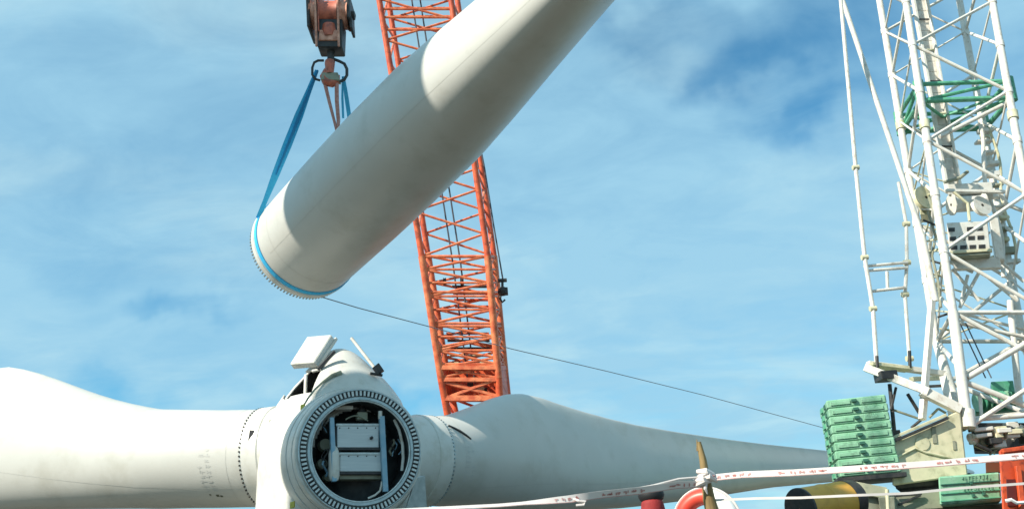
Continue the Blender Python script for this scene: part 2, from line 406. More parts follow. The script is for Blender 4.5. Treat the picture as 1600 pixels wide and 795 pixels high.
# --- spinner (vertical body of revolution) with the hatch opening
prof = [(-1.9, 1.50), (-1.4, 1.64), (-.8, 1.64), (0, 1.62), (.4, 1.56), (.75, 1.48), (1.0, 1.37), (1.25, 1.28), (1.5, 1.12), (1.7, .96), (1.9, .76), (2.08, .60), (2.24, .44), (2.35, .30), (2.42, .15), (2.445, .02)]
HS = H - Sx * .27
camH = math.atan2(-H.y, -H.x)                                # azimuth from hub to viewer
def rad_at(z): return interp(prof, z)[0]
def spt(phi_deg, z, off=0):                                  # phi measured from viewer direction, + = to viewer's right
    a = camH + R(phi_deg); r = rad_at(z) + off; return HS + Vector((math.cos(a) * r, math.sin(a) * r, z))
bm = bmesh.new(); zs = [-1.9 + i * .04 for i in range(108)] + [2.40, 2.42, 2.435, 2.444]
NS = 260
HP = [(440, 625), (449, 598), (462, 581), (502, 576), (485, 613), (462, 617)]
def inpoly(x, y, P):
    c = False
    for i in range(len(P)):
        (x1, y1), (x2, y2) = P[i], P[i - 1]
        if (y1 > y) != (y2 > y) and x < (x2 - x1) * (y - y1) / (y2 - y1) + x1: c = not c
    return c
rings = [[bm.verts.new(spt(i * 360 / NS, z)) for i in range(NS)] for z in zs]
for j in range(len(zs) - 1):
    for i in range(NS):
        ph = (i * 360 / NS + 180) % 360 - 180; zc = (zs[j] + zs[j + 1]) / 2
        if -100 < ph < -5 and inpoly(*proj(spt(ph, zc)), HP): continue
        dirv = Vector((math.cos(camH + R(ph)), math.sin(camH + R(ph)), 0))
        pc = spt(ph, zc) - H; u = pc.dot(Sx); v = pc.z
        if pc.dot(Fa) > 0 and u * u + v * v < .8: continue
        bm.faces.new((rings[j][i], rings[j][(i + 1) % NS], rings[j + 1][(i + 1) % NS], rings[j + 1][i]))
for v in [v for v in bm.verts if not v.link_faces]: bm.verts.remove(v)
spn = link('spinner_shell', finish(bm, 'spinner', True, 60), m_spin, rotor)
md = spn.modifiers.new('thickness', 'SOLIDIFY'); md.thickness = .05; md.offset = -1; spn.data.materials.append(m_hole); md.material_offset = 1  # near-black inner skin: darkness inside the hatch put into the colour
# hatch lid, tipped up above the opening
a, b_, c, d = spt(-88, 1.62, .10), spt(-46, 1.72, .06), spt(-22, 2.02, .36), spt(-75, 2.02, .30)
ridge = UZ * .05
cR = (CM.transposed().inverted() if False else None)
def Hy(px, py, dy): return W(px, py, H.y + dy)
lid = [Hy(459, 577, -.45), Hy(497, 574, -.85), Hy(524, 531, -.35), Hy(486, 534, .05)]
nrm = (lid[1] - lid[0]).cross(lid[3] - lid[0]).normalized()
hexa('hatch_lid', [p for p in lid] + [p + nrm * .16 for p in lid], m_spin, rotor, .02)
beam('hatch_lid_edge', lid[1] + nrm * .02, lid[2] + (lid[2] - lid[1]) * .06, .05, .07, m_white, rotor)
beam('hatch_gap_shade', Hy(497, 577, -.9), Hy(523, 549, -.8), .08, .06, m_dark, rotor)  # dark bar modelled for the shaded gap between lid and dome
tube('hatch_strut', Hy(477, 616, -1.05), Hy(478, 586, -.80), .035, m_white, rotor)
# inside: dark core and hub casting so the opening is not see-through
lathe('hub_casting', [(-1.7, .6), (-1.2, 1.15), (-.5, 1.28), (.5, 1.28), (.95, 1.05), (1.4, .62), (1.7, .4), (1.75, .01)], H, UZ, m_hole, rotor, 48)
# rails, rod and clamp on the dome
path('grab_rail', [Hy(533, 582, -1.02), Hy(519, 587, -1.12), Hy(505, 596, -1.22), Hy(492, 608, -1.35), Hy(481, 622, -1.5), Hy(473, 636, -1.6)], [.05, .045, .022, .02, .02, .02], m_grey, rotor)
tube('white_rod', Hy(549, 528, -.35), Hy(585, 574, -.55), .033, m_white, rotor)
obox('rod_clamp', Hy(591, 577, -.6), Vector((.07, 0, .05)), Vector((0, .06, 0)), Vector((-.05, 0, .08)), m_dark, rotor)
tube('clamp_pin', Hy(579, 583, -.7), Hy(597, 586, -.55), .03, m_dark, rotor)
beam('panel_seam', spt(-79, .95, .01), spt(-72, -1.2, .012), .03, .03, m_grey, rotor)
for q in ((455, 639, -1.0), (473, 636, -1.62), (457, 788, -1.9)):
    obox('yellow_strap', Hy(*q), Vector((.04, 0, .01)), Vector((0, .03, 0)), Vector((.0, 0, .055)), m_yel2, rotor, .004)

# --- front collar and pitch bearing
Fr = rotz(Fa, 9); Sr = Vector((-Fr.y, Fr.x, 0)); HR = ringC - Fr * 2.05
lathe('front_collar', [(.5, 1.32), (1.35, 1.32), (1.50, 1.29), (1.505, 1.26), (1.53, 1.26), (1.535, 1.275), (1.76, 1.23), (1.765, 1.205), (1.79, 1.205), (1.795, 1.22), (1.93, 1.20), (1.95, 1.18), (1.95, .96), (.8, .96)], HR, Fr, m_spin, rotor, 96)
lathe('collar_groove', [(1.507, 1.255), (1.508, 1.268), (1.528, 1.268), (1.529, 1.255)], HR, Fr, m_dark, rotor, 96)
lathe('collar_groove', [(1.767, 1.20), (1.768, 1.212), (1.788, 1.212), (1.789, 1.20)], HR, Fr, m_dark, rotor, 96)
br = lathe('pitch_bearing', [(1.96, 1.15), (2.0, 1.15), (2.02, 1.14), (2.02, 1.125), (1.985, 1.112), (1.985, 1.012), (2.03, 1.0), (2.06, .985), (2.06, .94), (2.03, .925), (1.60, .925), (1.60, 1.1)], HR, Fr, m_steel, rotor, 128, closed=True)
lathe('bearing_gap', [(1.99, 1.119), (1.991, 1.006)], HR, Fr, m_dark, br, 96)
bm = bmesh.new(); NT = 88
for i in range(NT):
    a = 2 * math.pi * i / NT; rad = Sr * math.cos(a) + UZ * math.sin(a); tan = -Sr * math.sin(a) + UZ * math.cos(a)
    c = HR + Fr * 2.01 + rad * 1.062
    for f in bm_hexa(bm, obox_pts(c, rad * .047, tan * .018, Fr * .03)): pass
link('bearing_tooth_ring', finish(bm, 'teeth', False), m_stud, br, kind='stuff')
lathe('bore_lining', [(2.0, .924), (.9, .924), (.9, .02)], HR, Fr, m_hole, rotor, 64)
lathe('bore_rim', [(1.99, .92), (2.04, .935), (2.05, .92), (2.04, .905)], HR, Fr, m_stud, br, 96, closed=True)
def RP(u, v, dpt): return HR + Fr * (2.0 - dpt) + Sr * u + UZ * v        # point inside the ring
def pxring(px, py, dpt):
    d = ray(px, py); o = HR + Fr * (2.0 - dpt); return CAMPOS + d * ((o - CAMPOS).dot(Fr) / d.dot(Fr))
def cab(name, x0, y0, x1, y1, dpt, thick, m, parent=rotor, bev=.01, **k):
    p = [pxring(x0, y1, dpt), pxring(x1, y1, dpt), pxring(x1, y0, dpt), pxring(x0, y0, dpt)]
    return hexa(name, p + [q - Fr * thick for q in p], m, parent, bev, **k)
c1 = cab('control_cabinet', 527, 663, 592, 700, .10, .5, m_panel)
cab('cabinet_lip', 525, 661, 594, 665, .085, .04, m_stud, c1)
cab('cabinet_lip', 526, 698, 596, 703, .085, .1, m_dark, c1)
c2 = cab('control_cabinet', 531, 708, 598, 736, .12, .5, m_panel)
cab('cabinet_lip', 529, 706, 600, 710, .10, .04, m_stud, c2)
cab('cabinet_lip', 530, 736, 600, 741, .12, .3, m_dark, c2)
cab('cabinet_foot', 530, 741, 596, 748, .2, .3, m_grey, c2)
beam('shade_blue_post', pxring(518, 652, .08), pxring(522, 752, .08), .085, .09, m_bpost, rotor, hint=Fr)
beam('shade_blue_post', pxring(596, 650, .07), pxring(602, 768, .07), .10, .10, m_bpost, rotor, hint=Fr)
tube('post_cap', pxring(594, 654, .06), pxring(594, 642, .06), .04, m_white, rotor)
lathe('hydraulic_accumulator', [(0, .02), (.02, .075), (.1, .1), (.5, .1), (.6, .07), (.64, .03)], pxring(522, 752, .12), UZ, m_white, rotor, 20)
path('white_hose', [pxring(*q) for q in ((616, 655, .15), (624, 672, .15), (629, 695, .15), (630, 715, .15), (628, 735, .15))], .03, m_white, rotor)
path('white_hose', [pxring(*q) for q in ((597, 752, .1), (594, 766, .08), (586, 773, .08), (575, 778, .08))], .02, m_white, rotor)
obox('valve_block', pxring(565, 650, .3), Sr * .1, Fr * .08, UZ * .07, m_grey, rotor)
lathe('pitch_motor', [(0, .1), (.25, .1), (.26, .06), (.4, .05)], pxring(565, 660, .45), UZ, m_dark, rotor, 20)
cab('bore_sheen', 524, 633, 552, 639, .25, .1, m_white)  # white bar standing in for a sheen at the bore's upper left
for i, (u, v, r_) in enumerate(((-.55, .2, .12), (-.6, -.15, .1), (-.5, -.4, .08), (.55, .35, .08), (.5, -.25, .1))):
    lathe('cable_drum', [(0, .01), (.01, r_), (.2, r_ * .9), (.21, .01)], RP(u, v, .7), Fr, m_grey, rotor, 16)
rc_ = random.Random(11)
for i in range(11):
    x0 = rc_.choice([rc_.uniform(505, 520), rc_.uniform(604, 626)]); y0 = rc_.uniform(650, 735)
    pts_ = [pxring(x0 + 4 * math.sin(k * 1.3 + i), y0 + k * 6, .25 + .1 * rc_.random()) for k in range(5)]
    path('cable', pts_, rc_.uniform(.010, .022), rc_.choice([m_dark, m_grey, m_cream, m_bpost, m_steel]), rotor, 6)
path('cable', [pxring(540 + 5 * k, 655 - 6 * math.sin(k * .5), .2) for k in range(8)], .014, m_grey, rotor, 6)
for i in range(5):
    for c_, y0, y1 in ((c1, 668, 697), (c2, 712, 734)):
        q_ = pxring(531 + i * 14, y0, .09 if c_ is c1 else .11)
        lathe('cabinet_screw', [(0, .012), (.012, .012), (.013, .002)], q_ - Fr * .012, Fr, m_dark, c_, 8)
lathe('cabinet_knob', [(0, .03), (.05, .03), (.06, .01)], pxring(580, 684, .1), Fr, m_dark, c1, 12)
# side flaps under the ring
for x0, x1, m in ((628, 668, m_steel), ):
    p = [W(632, 800, H.y - 1.3), W(668, 800, H.y - 1.0), W(664, 742, H.y - 1.0), W(650, 745, H.y - 1.3)]
    hexa('cover_flap', p + [q - Fr * .06 for q in p], m, rotor, .01)

# --- stand below the rotor
stand = thing('support_stand', 'low steel support stand carrying the turbine hub above the quay', 'stand', (H.x, H.y, 0))
lathe('pedestal', [(0, 1.3), (.12, 1.3), (.13, .95), (H.z - 1.65, .9), (H.z - 1.64, 1.1), (H.z - 1.55, 1.1), (H.z - 1.5, .4)], (H.x, H.y, 0), UZ, m_grey, stand, 40)
for i in range(4):
    a = camH + i * math.pi / 2 + .6; dv = Vector((math.cos(a), math.sin(a), 0))
    beam('leg', Vector((H.x, H.y, .1)) + dv * .9, Vector((H.x, H.y, .1)) + dv * 2.6, .3, .2, m_grey, stand)

# ------------------------------------------------------------------ suspended blade
Dc = Vector((.60, .44, .667)).normalized()                 # in camera axes, towards the viewer and up right
D = (CM @ Dc).normalized()
KS = 1.15
O = Cz(477.5, 384, 17.6 * KS)
view = (O - CAMPOS).normalized()
U = D.cross(view).normalized()                             # across the picture
Vc = U.cross(D).normalized()
if Vc.dot(view) > 0: Vc = -Vc
# here "chord" lies along Vc (towards viewer) and thickness across the picture
ts = [(0, 0, 2.10, 2.10, 0), (2, 0, 2.10, 2.09, 0), (3.3, 0, 2.12, 2.08, .0), (4.8, .0, 2.15, 1.96, .03), (5.8, .0, 2.2, 1.80, .06), (6.9, .0, 2.25, 1.54, .10), (8.2, .0, 2.3, 1.33, .2), (10, .1, 2.4, 1.1, .4), (16, .1, 2.1, .8, .85), (26, 0, 1.2, .4, 1), (33, 0, .6, .18, 1), (34, 0, .15, .05, 1)]
ts = [tuple(v * KS for v in t[:4]) + (t[4],) for t in ts]
BS = Blade(O, D, Vc, U, smooth_tab(ts, 1))
sus = thing('rotor_blade', 'huge white rotor blade hanging from the hook by its round root end', 'rotor blade', O)
BS.shell('blade_shell', Ls(0, 12, 80) + Ls(12.4, 34, 40), m_blade, sus, seg=96, cap=True)
x, y, _ = frame(Vector((0, 0, 0)), D)
lathe('root_flange', [(a * KS, b * KS) for a, b in [(-.14, .98), (-.14, 1.06), (-.02, 1.075), (0, 1.052), (.02, 1.052), (.02, .9), (-.14, .9)]], O, D, m_spin, sus, 96)
bm = bmesh.new()
for i in range(96):
    a = 2 * math.pi * i / 96; rad = x * math.cos(a) + y * math.sin(a); c = O + rad * 1.03 * KS
    bm_tube(bm, [c - D * .14, c - D * .28], .021, 6)
link('root_stud_row', finish(bm, 'studs', False), m_steel, sus, kind='stuff')
lathe('root_cover', [(-.10, .98 * KS), (-.08, .5), (-.07, .01)], O, D, m_grey, sus, 48)

# seams, scuffs and lifting marks on the blade skin
m_scuff = mat('skin_scuff', (.51, .505, .47), .55, 0, col2=(.55, .545, .505), scale=30, amt=1)
def strip(B, name, l0, l1, ph0, ph1, wd, m, parent, n_=24):
    bm = bmesh.new(); prev = None
    for i in range(n_ + 1):
        t = i / n_; l = l0 + (l1 - l0) * t; ph = ph0 + (ph1 - ph0) * t
        if abs(l1 - l0) > abs(ph1 - ph0): a_, b_ = B.pt(l, ph - wd, .003), B.pt(l, ph + wd, .003)
        else: a_, b_ = B.pt(l - wd, ph, .003), B.pt(l + wd, ph, .003)
        cur = [bm.verts.new(a_), bm.verts.new(b_)]
        if prev: bm.faces.new((prev[0], prev[1], cur[1], cur[0]))
        prev = cur
    return link(name, finish(bm, name, True), m, parent)
sshell = [c for c in sus.children if c.name.startswith('blade_shell')][0]
strip(BS, 'mould_seam', .4, 11, .35, .35, .003, m_scuff, sshell, 60)
strip(BS, 'mould_seam', .4, 11, 3.6, 3.6, .006, m_scuff, sshell, 60)
strip(BS, 'edge_line', .62, .62, 0, 2 * math.pi, .008, m_scuff, sshell, 90)
for B_, p_ in ((BL, blf), (BR, brt)):
    strip(B_, 'edge_line', B_.tab[0][0] + .30, B_.tab[0][0] + .30, 0, 2 * math.pi, .006, m_scuff, p_, 90)
    strip(B_, 'mould_seam', B_.tab[0][0] + .3, 13, 2.35, 1.9, .006, m_scuff, p_, 60)

# ------------------------------------------------------------------ assumed, unseen tower section, placed and sized to throw a shadow across the hanging blade
Bc = O + D * ((1.60 + 6.80) / 2); Sh2 = Vector((S.x, S.y, 0)).normalized(); dT = 13.0
tw_ = Bc + Sh2 * dT; TR = (6.80 - 1.60) / 2 * abs(D.x * Sh2.y - D.y * Sh2.x)
TH = Bc.z + 1.4 + dT * math.tan(SUN_EL)
tower = thing('assumed_tower', 'unseen white tower section, assumed and sized to cast the shadow on the hanging blade', 'tower section', (tw_.x, tw_.y, 0))
m_tower = mat('tower_white', (.66, .66, .62), .4, 0, scale=2, amt=.3)
nsec = 4
for i in range(nsec):
    z0, z1 = TH * i / nsec, TH * (i + 1) / nsec
    lathe('tower_can', [(z0 + .1, TR), (z1 - .1, TR)], (tw_.x, tw_.y, 0), UZ, m_tower, tower, 64)
    lathe('tower_flange', [(z0, TR - .1), (z0, TR + .02), (z0 + .1, TR + .02), (z0 + .1, TR)], (tw_.x, tw_.y, 0), UZ, m_steel, tower, 64)
lathe('tower_flange', [(TH - .1, TR), (TH - .1, TR + .02), (TH, TR + .02), (TH, TR - .25), (TH - .1, TR - .25)], (tw_.x, tw_.y, 0), UZ, m_steel, tower, 64)
lathe('top_cover', [(TH - .06, TR - .2), (TH + .15, .02)], (tw_.x, tw_.y, 0), UZ, m_grey, tower, 48)

# ------------------------------------------------------------------ hook block + slings
HB = 16.9 * KS
hk = thing('hook_block', 'red brown crane hook block with black cheek plates hanging from four hoist ropes', 'hook block', Cz(517, 120, HB))
ppm = F / HB
def hp(px, py, dz=0): return Cz(px, py, HB + dz)
CX = (CM @ Vector((1, 0, 0))); HX = Vector((CX.x, CX.y, 0)).normalized(); HYv = Vector((-HX.y, HX.x, 0))
q0 = hp(517, 60)
def hb(px, py, dpt=0):                                       # in the vertical plane of the block
    d = ray(px, py); return CAMPOS + d * ((q0 - CAMPOS).dot(HYv) / d.dot(HYv)) + HYv * dpt
# sheave drum
for xa, xb, r_, m in ((487, 499, .36, m_hooklt), (499, 502, .40, m_dark), (502, 531, .34, m_hook), (531, 534, .40, m_dark), (534, 546, .36, m_hooklt)):
    a = hb(xa, 24); b = hb(xb, 24)
    lathe('sheave', [(0, .05), (0, r_), ((b - a).length * .25, r_ * .9), ((b - a).length * .75, r_ * .9), ((b - a).length, r_), ((b - a).length, .05)], a, (b - a), m, hk, 32)
for xc in (486, 547):
    s = 1 if xc < 517 else -1
    p = [hb(xc - 2, 46 - (6 if s < 0 else -8), -.30), hb(xc + 3, 46 - (6 if s < 0 else -8), -.30), hb(xc + 3, 4, -.38), hb(xc - 3, 4, -.38)]
    hexa('cheek_plate', p + [q_ + HYv * .7 for q_ in p], m_dark, hk, .02)
lathe('axle_cap', [(0, .01), (0, .10), (.06, .10), (.08, .03)], hb(550, 25), HX, m_dark, hk, 16)
hexa('weight_block', [hb(549, 52, -.2), hb(553, 52, -.2), hb(552, 34, -.2), hb(547, 34, -.2)] + [hb(549, 52, .2), hb(553, 52, .2), hb(552, 34, .2), hb(547, 34, .2)], m_dark, hk, .01)
# lower body
hexa('block_body', [hb(499, 82, -.20), hb(537, 82, -.20), hb(538, 40, -.25), hb(498, 40, -.25)] + [hb(499, 82, .20), hb(537, 82, .20), hb(538, 40, .25), hb(498, 40, .25)], m_dark, hk, .02)
hexa('face_plate', [hb(501, 73, -.245), hb(532, 73, -.245), hb(530, 58, -.27), hb(503, 58, -.27)] + [hb(501, 73, -.2), hb(532, 73, -.2), hb(530, 58, -.2), hb(503, 58, -.2)], m_hooklt, hk, .01)
lathe('swivel_boss', [(0, .13), (.14, .17), (.30, .15), (.34, .05)], hb(517, 66, -.16), UZ, m_hook, hk, 20)
for xx in (498.5, 533): beam('side_strap', hb(xx, 84, -.27), hb(xx - .5, 2, -.41), .045, .05, m_hooklt, hk)
beam('side_strap', hb(502, 60, -.27), hb(502, 10, -.41), .03, .04, m_hook, hk)
# swivel, hook and shackles
lathe('swivel_shank', [(0, .06), (.12, .09), (.3, .07), (.42, .10), (.46, .04)], hb(517, 105), UZ, m_dark, hk, 16)
path('hook', [hb(*q) for q in ((517, 92), (517, 104), (511, 112), (507, 120), (511, 128), (519, 130), (527, 126), (529, 118))], [.06, .075, .085, .10, .11, .10, .07, .03], m_hook, hk, 12)
lathe('hook_nut', [(0, .08), (.25, .11), (.32, .1)], hb(516, 118, -.05), UZ, m_hook, hk, 16)
path('shackle', [hb(*q) for q in ((506, 95), (497, 95), (491, 98), (488, 106), (488, 117), (493, 124), (500, 126))], .028, m_dark, hk, 8)
path('shackle', [hb(*q) for q in ((522, 93), (530, 96), (538, 100), (542, 108), (542, 118), (538, 125), (530, 128))], .034, m_dark, hk, 8)
hexa('spreader_plate', [hb(502, 128, -.1), hb(532, 129, -.1), hb(529, 117, -.1), hb(505, 117, -.1)] + [hb(502, 128, .1), hb(532, 129, .1), hb(529, 117, .1), hb(505, 117, .1)], m_grey, hk, .01)
for xx in (501, 512, 524, 533):
    a = hb(xx, 8); tube('hoist_rope', a, a + UZ * 14, .018, m_wire, hk, 8)

def strap(name, pts, wd, th, m, wdir, label, cat, group=None, parent=None):
    bm = bmesh.new(); rr = []
    for i, (p, wv) in enumerate(zip(pts, wdir)):
        d = (pts[min(i + 1, len(pts) - 1)] - pts[max(i - 1, 0)]).normalized()
        wv = (wv - d * wv.dot(d)).normalized(); nn = d.cross(wv)
        ww = wd[i] if isinstance(wd, list) else wd
        rr.append([bm.verts.new(p + wv * ww / 2 * a + nn * th / 2 * b) for a, b in ((-1, -1), (1, -1), (1, 1), (-1, 1))])
    for a, b in zip(rr, rr[1:]):
        for k in range(4): bm.faces.new((a[k], a[(k + 1) % 4], b[(k + 1) % 4], b[k]))
    bm.faces.new(rr[0]); bm.faces.new(rr[-1])
    o = link(name, finish(bm, name, True, 40), m, parent)
    if cat: tag(o, label, cat, group)
    return o
# blue sling: choked round the root, up to the hook
LS = .08
ringp = [BS.pt(LS, 2 * math.pi * i / 72, .012) for i in range(73)]
bs = thing('lifting_sling', 'wide blue webbing sling choked around the blade root and led up to the hook', 'sling', O)
def closest(px, py): return min(range(72), key=lambda i: (proj(ringp[i])[0] - px) ** 2 + (proj(ringp[i])[1] - py) ** 2 + (0 if (ringp[i] - O).dot(Vc) > -.3 else 1e5))
strap('root_loop', ringp, .11, .02, m_blue, [D] * 73, None, None, parent=bs)
k0 = closest(409, 345)
a = ringp[k0]; b = hb(496, 112, -.05)
npt = [a + (b - a) * t for t in (0, .12, .3, .5, .7, .85, 1)]
strap('sling_leg', npt, [.11, .10, .16, .19, .18, .12, .08], .025, m_blue, [HX * .9 + UZ * .2] * 7, None, None, parent=bs)
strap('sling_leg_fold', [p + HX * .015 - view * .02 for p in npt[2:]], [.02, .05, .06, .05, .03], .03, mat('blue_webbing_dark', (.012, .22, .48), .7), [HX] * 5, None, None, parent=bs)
a2 = hb(536, 118, .05); b2 = Cz(546, 184, 17.4 * KS)
s2 = strap('sling_tail', [a2 + (b2 - a2) * t for t in (0, .3, .6, 1)], [.05, .08, .09, .09], .02, m_blue, [HX] * 4, None, None, parent=bs)
strap('sling_tail', [a2 - HX * .02, (a2 + b2) / 2 - HX * .09, b2 - HX * .14], [.03, .05, .05], .02, m_blue, [HX] * 3, None, None, parent=bs)
# red rope strop: two legs meeting behind the blade edge
rp = thing('rope_strop', 'thin reddish rope strop in a narrow V below the hook, reaching behind the blade', 'rope', hb(525, 200))
lowp = hb(524, 202, .3)
path('strop_leg', [hb(507, 128), hb(513, 155, .1), hb(519, 180, .2), lowp], [.04, .035, .03, .03], m_pink, rp, 8)
path('strop_leg', [hb(526, 128), hb(525, 155, .1), hb(526, 180, .2), lowp], [.045, .045, .04, .03], m_pink, rp, 8)
bt = BS.pt(2.45, math.pi / 2, 0)
path('strop_bight', [lowp, Cz(522, 214, 17.2 * KS)], .035, m_pink, rp, 8)
# tag line from the root to beyond the white crane
a = O - D * .14 + (CM @ Vector((.12, -.99, 0))).normalized() * 1.03
tl = [Cz(493, 461, 17.3 * KS), Cz(560, 481, 22), Cz(663, 508, 24), Cz(800, 545, 26), Cz(950, 580, 29), Cz(1100, 617, 32), Cz(1291, 669, 35), Cz(1450, 716, 39)]
o = path('tag_line', tl, .012, mat('pale_rope', (.22, .24, .27), .8), None, 6); tag(o, 'thin dark tag line running from the hanging blade root down to the right', 'rope')

# ------------------------------------------------------------------ lattice helper
def lat(parent, c0, c1, nb, rch, rbr, mch, mbr, faces=(0, 1, 2, 3), start=0, horiz=False, chord=True, brname='brace'):
    """c0/c1: four bottom / top corners in order; zig-zag bracing on each face"""
    P = lambda k, t: c0[k].lerp(c1[k], t)
    if chord:
        for k in range(4): tube('chord', c0[k], c1[k], rch, mch, parent, 12)
    for f in faces:
        a, b = f, (f + 1) % 4
        for i in range(nb):
            t0, t1 = i / nb, (i + 1) / nb
            if (i + start) % 2: a, b = (f + 1) % 4, f
            else: a, b = f, (f + 1) % 4
            tube(brname, P(a, t0), P(b, t1), rbr, mbr, parent, 8)
            if horiz: tube('cross_strut', P(a, t1), P(b, t1), rbr * .9, mbr, parent, 8)

# ------------------------------------------------------------------ orange lattice crane
def RC(px, py, Y): return W(px, py, Y)
Yb, Yt = 31.0, 28.2
# near-left, near-right, far-right, far-left
top = [RC(593 - 42, -250, 26.6), RC(707 - 38, -250, 26.6), RC(719 - 40, -250, 28.9), RC(610 - 42, -250, 28.9)]
mid = [RC(659, 400, 29.8), RC(762, 400, 29.8), RC(772, 400, 32.1), RC(669, 400, 32.1)]
low = [RC(689, 590, 30.8), RC(779, 590, 30.8), RC(790, 590, 33.0), RC(699, 590, 33.0)]
foot = [RC(701, 655, 31.2), RC(783, 655, 31.2), RC(797, 655, 33.0), RC(714, 655, 33.0)]
rc = thing('lattice_crane', 'orange red lattice boom crane standing behind the hanging blade', 'crane', (foot[0].x + 1, 32, 0))
P4_ = lambda c0, c1, t: [a.lerp(b, t) for a, b in zip(c0, c1)]
lat(rc, mid, top, 20, .11, .045, m_red, m_redlt)
lat(rc, low, mid, 9, .13, .05, m_redlt, m_redlt, horiz=True)
lat(rc, P4_(low, mid, 0), P4_(low, mid, .33), 4, .05, .045, m_red, m_redlt, start=1, chord=False)
lat(rc, foot, low, 2, .13, .05, m_red, m_red)
ext = [t + (t - m_) * 1.1 for t, m_ in zip(top, mid)]
lat(rc, top, ext, 18, .08, .035, m_red, m_redlt)
P4 = lambda c0, c1, t: [a.lerp(b, t) for a, b in zip(c0, c1)]
# section joints: heavier frames
for (c0, c1, t) in ((mid, top, .67), (mid, top, .30), (mid, top, .995), (low, mid, .70), (low, mid, .42), (low, mid, .995)):
    q = P4(c0, c1, t)
    for k in range(4): tube('joint_strut', q[k], q[(k + 1) % 4], .055, m_redlt, rc, 8)
    tube('joint_strut', q[0], q[2], .04, m_red, rc, 8)
for t in (.525, .555, .575, .60, .63):                                           # dense top frames near the picture edge
    q = P4(mid, top, t)
    tube('cross_strut', q[0], q[1], .05, m_redlt, rc, 8); tube('cross_strut', q[3], q[2], .05, m_redlt, rc, 8)
# solid foot section of plate
u = P4(low, mid, .08); v_ = P4(low, mid, .0)
w0 = P4(foot, low, .45)
def plate(n, a, b, c, d, m, th=.06): 
    nn = (b - a).cross(d - a).normalized() * th
    return hexa(n, [a, b, c, d] + [p + nn for p in (a, b, c, d)], m, rc, .01)
plate('foot_plate', w0[3], w0[2], u[2], u[3], m_red)
plate('foot_side_plate', w0[0], w0[3], u[3], u[0], m_red)
plate('foot_side_plate', w0[1], w0[2], u[2], u[1], m_red)
for c0, c1, t, r_ in ((low, mid, .08, .10), (foot, low, .95, .09), (foot, low, .5, .12)):
    q = P4(c0, c1, t); beam('foot_beam', q[0], q[1], r_ * 2, r_ * 1.6, m_redlt, rc); beam('foot_beam', q[1], q[2], r_ * 1.6, r_ * 1.6, m_red, rc); beam('foot_beam', q[0], q[3], r_ * 1.6, r_ * 1.6, m_redlt, rc)
for t0, t1, s in ((.5, .98, 0), (.55, .9, 1)):
    a, b = P4(foot, low, t0), P4(foot, low, t1)
    beam('foot_diagonal', a[s], b[1 - s], .12, .1, m_redlt, rc)
rr_ = random.Random(5)
for i in range(12):
    q = P4(foot, low, rr_.uniform(.5, 1.0)); k = rr_.uniform(.1, .9)
    obox('foot_bracket', q[0].lerp(q[1], k) + Vector((0, .25 + rr_.random() * .8, 0)), HX * rr_.uniform(.06, .16), Vector((0, .07, 0)), UZ * rr_.uniform(.05, .12), rr_.choice([m_dark, m_redlt, m_red, m_cream]), rc, .006)
# catwalk slats between joints
for i in range(6):
    q = P4(low, mid, .12 + i * .06)
    beam('walkway_slat', q[0].lerp(q[1], .15).lerp(q[3].lerp(q[2], .15), .5), q[0].lerp(q[1], .85).lerp(q[3].lerp(q[2], .85), .5), .16, .05, rr_.choice([m_cream, m_dark, m_redlt]), rc)
for i in range(4):
    q = P4(low, mid, .58 + i * .055)
    beam('walkway_slat', q[3].lerp(q[2], .3), q[3].lerp(q[2], .95), .18, .06, rr_.choice([m_dark, m_red, m_redlt]), rc)
# legs to the foot and the machine hidden behind the blade
base = [Vector((p.x + .25, p.y, 1.9)) for p in foot]
beam('foot_leg', foot[0].lerp(foot[3], .5) + UZ * .1, base[0].lerp(base[3], .5), .35, .5, m_red, rc)
beam('foot_leg', foot[1].lerp(foot[2], .5) + UZ * .1, base[1].lerp(base[2], .5), .35, .5, m_red, rc)
bx_, by_ = base[0].x + 1.3, 34.5
box('machine_deck', (bx_, by_, 1.75), 3.2, 7.0, 1.0, m_red, rc, .05)
for sx_ in (-2.2, 2.2):
    box('crawler_track', (bx_ + sx_, by_ - .5, .55), .9, 7.5, 1.1, m_dark, rc, .3)
box('carbody', (bx_, by_ - .5, .75), 3.6, 3.4, .8, m_red, rc, .05)
# ropes inside the boom
for k, dx in ((.44, 0), (.56, .1)):
    a = mid[0].lerp(mid[1], k) + Vector((0, 1, 0)); b = top[0].lerp(top[1], k) + Vector((0, 1, 0))
    c_ = low[0].lerp(low[1], k) + Vector((0, 1, 0)); path('boom_rope', [c_, a, b, b + (b - a) * 1.0], .03, m_wire, rc, 6)
for t, dx in ((.04, .5), (.86, .5)):
    q = P4(low, mid, t)
lathe('guide_sheave', [(-.06, .02), (-.06, .2), (0, .17), (.06, .2), (.06, .02)], RC(722, 442, 31), HX, m_dark, rc, 20)
lathe('guide_sheave', [(-.05, .02), (-.05, .15), (0, .12), (.05, .15), (.05, .02)], RC(695, 440, 31), HX, m_dark, rc, 20)
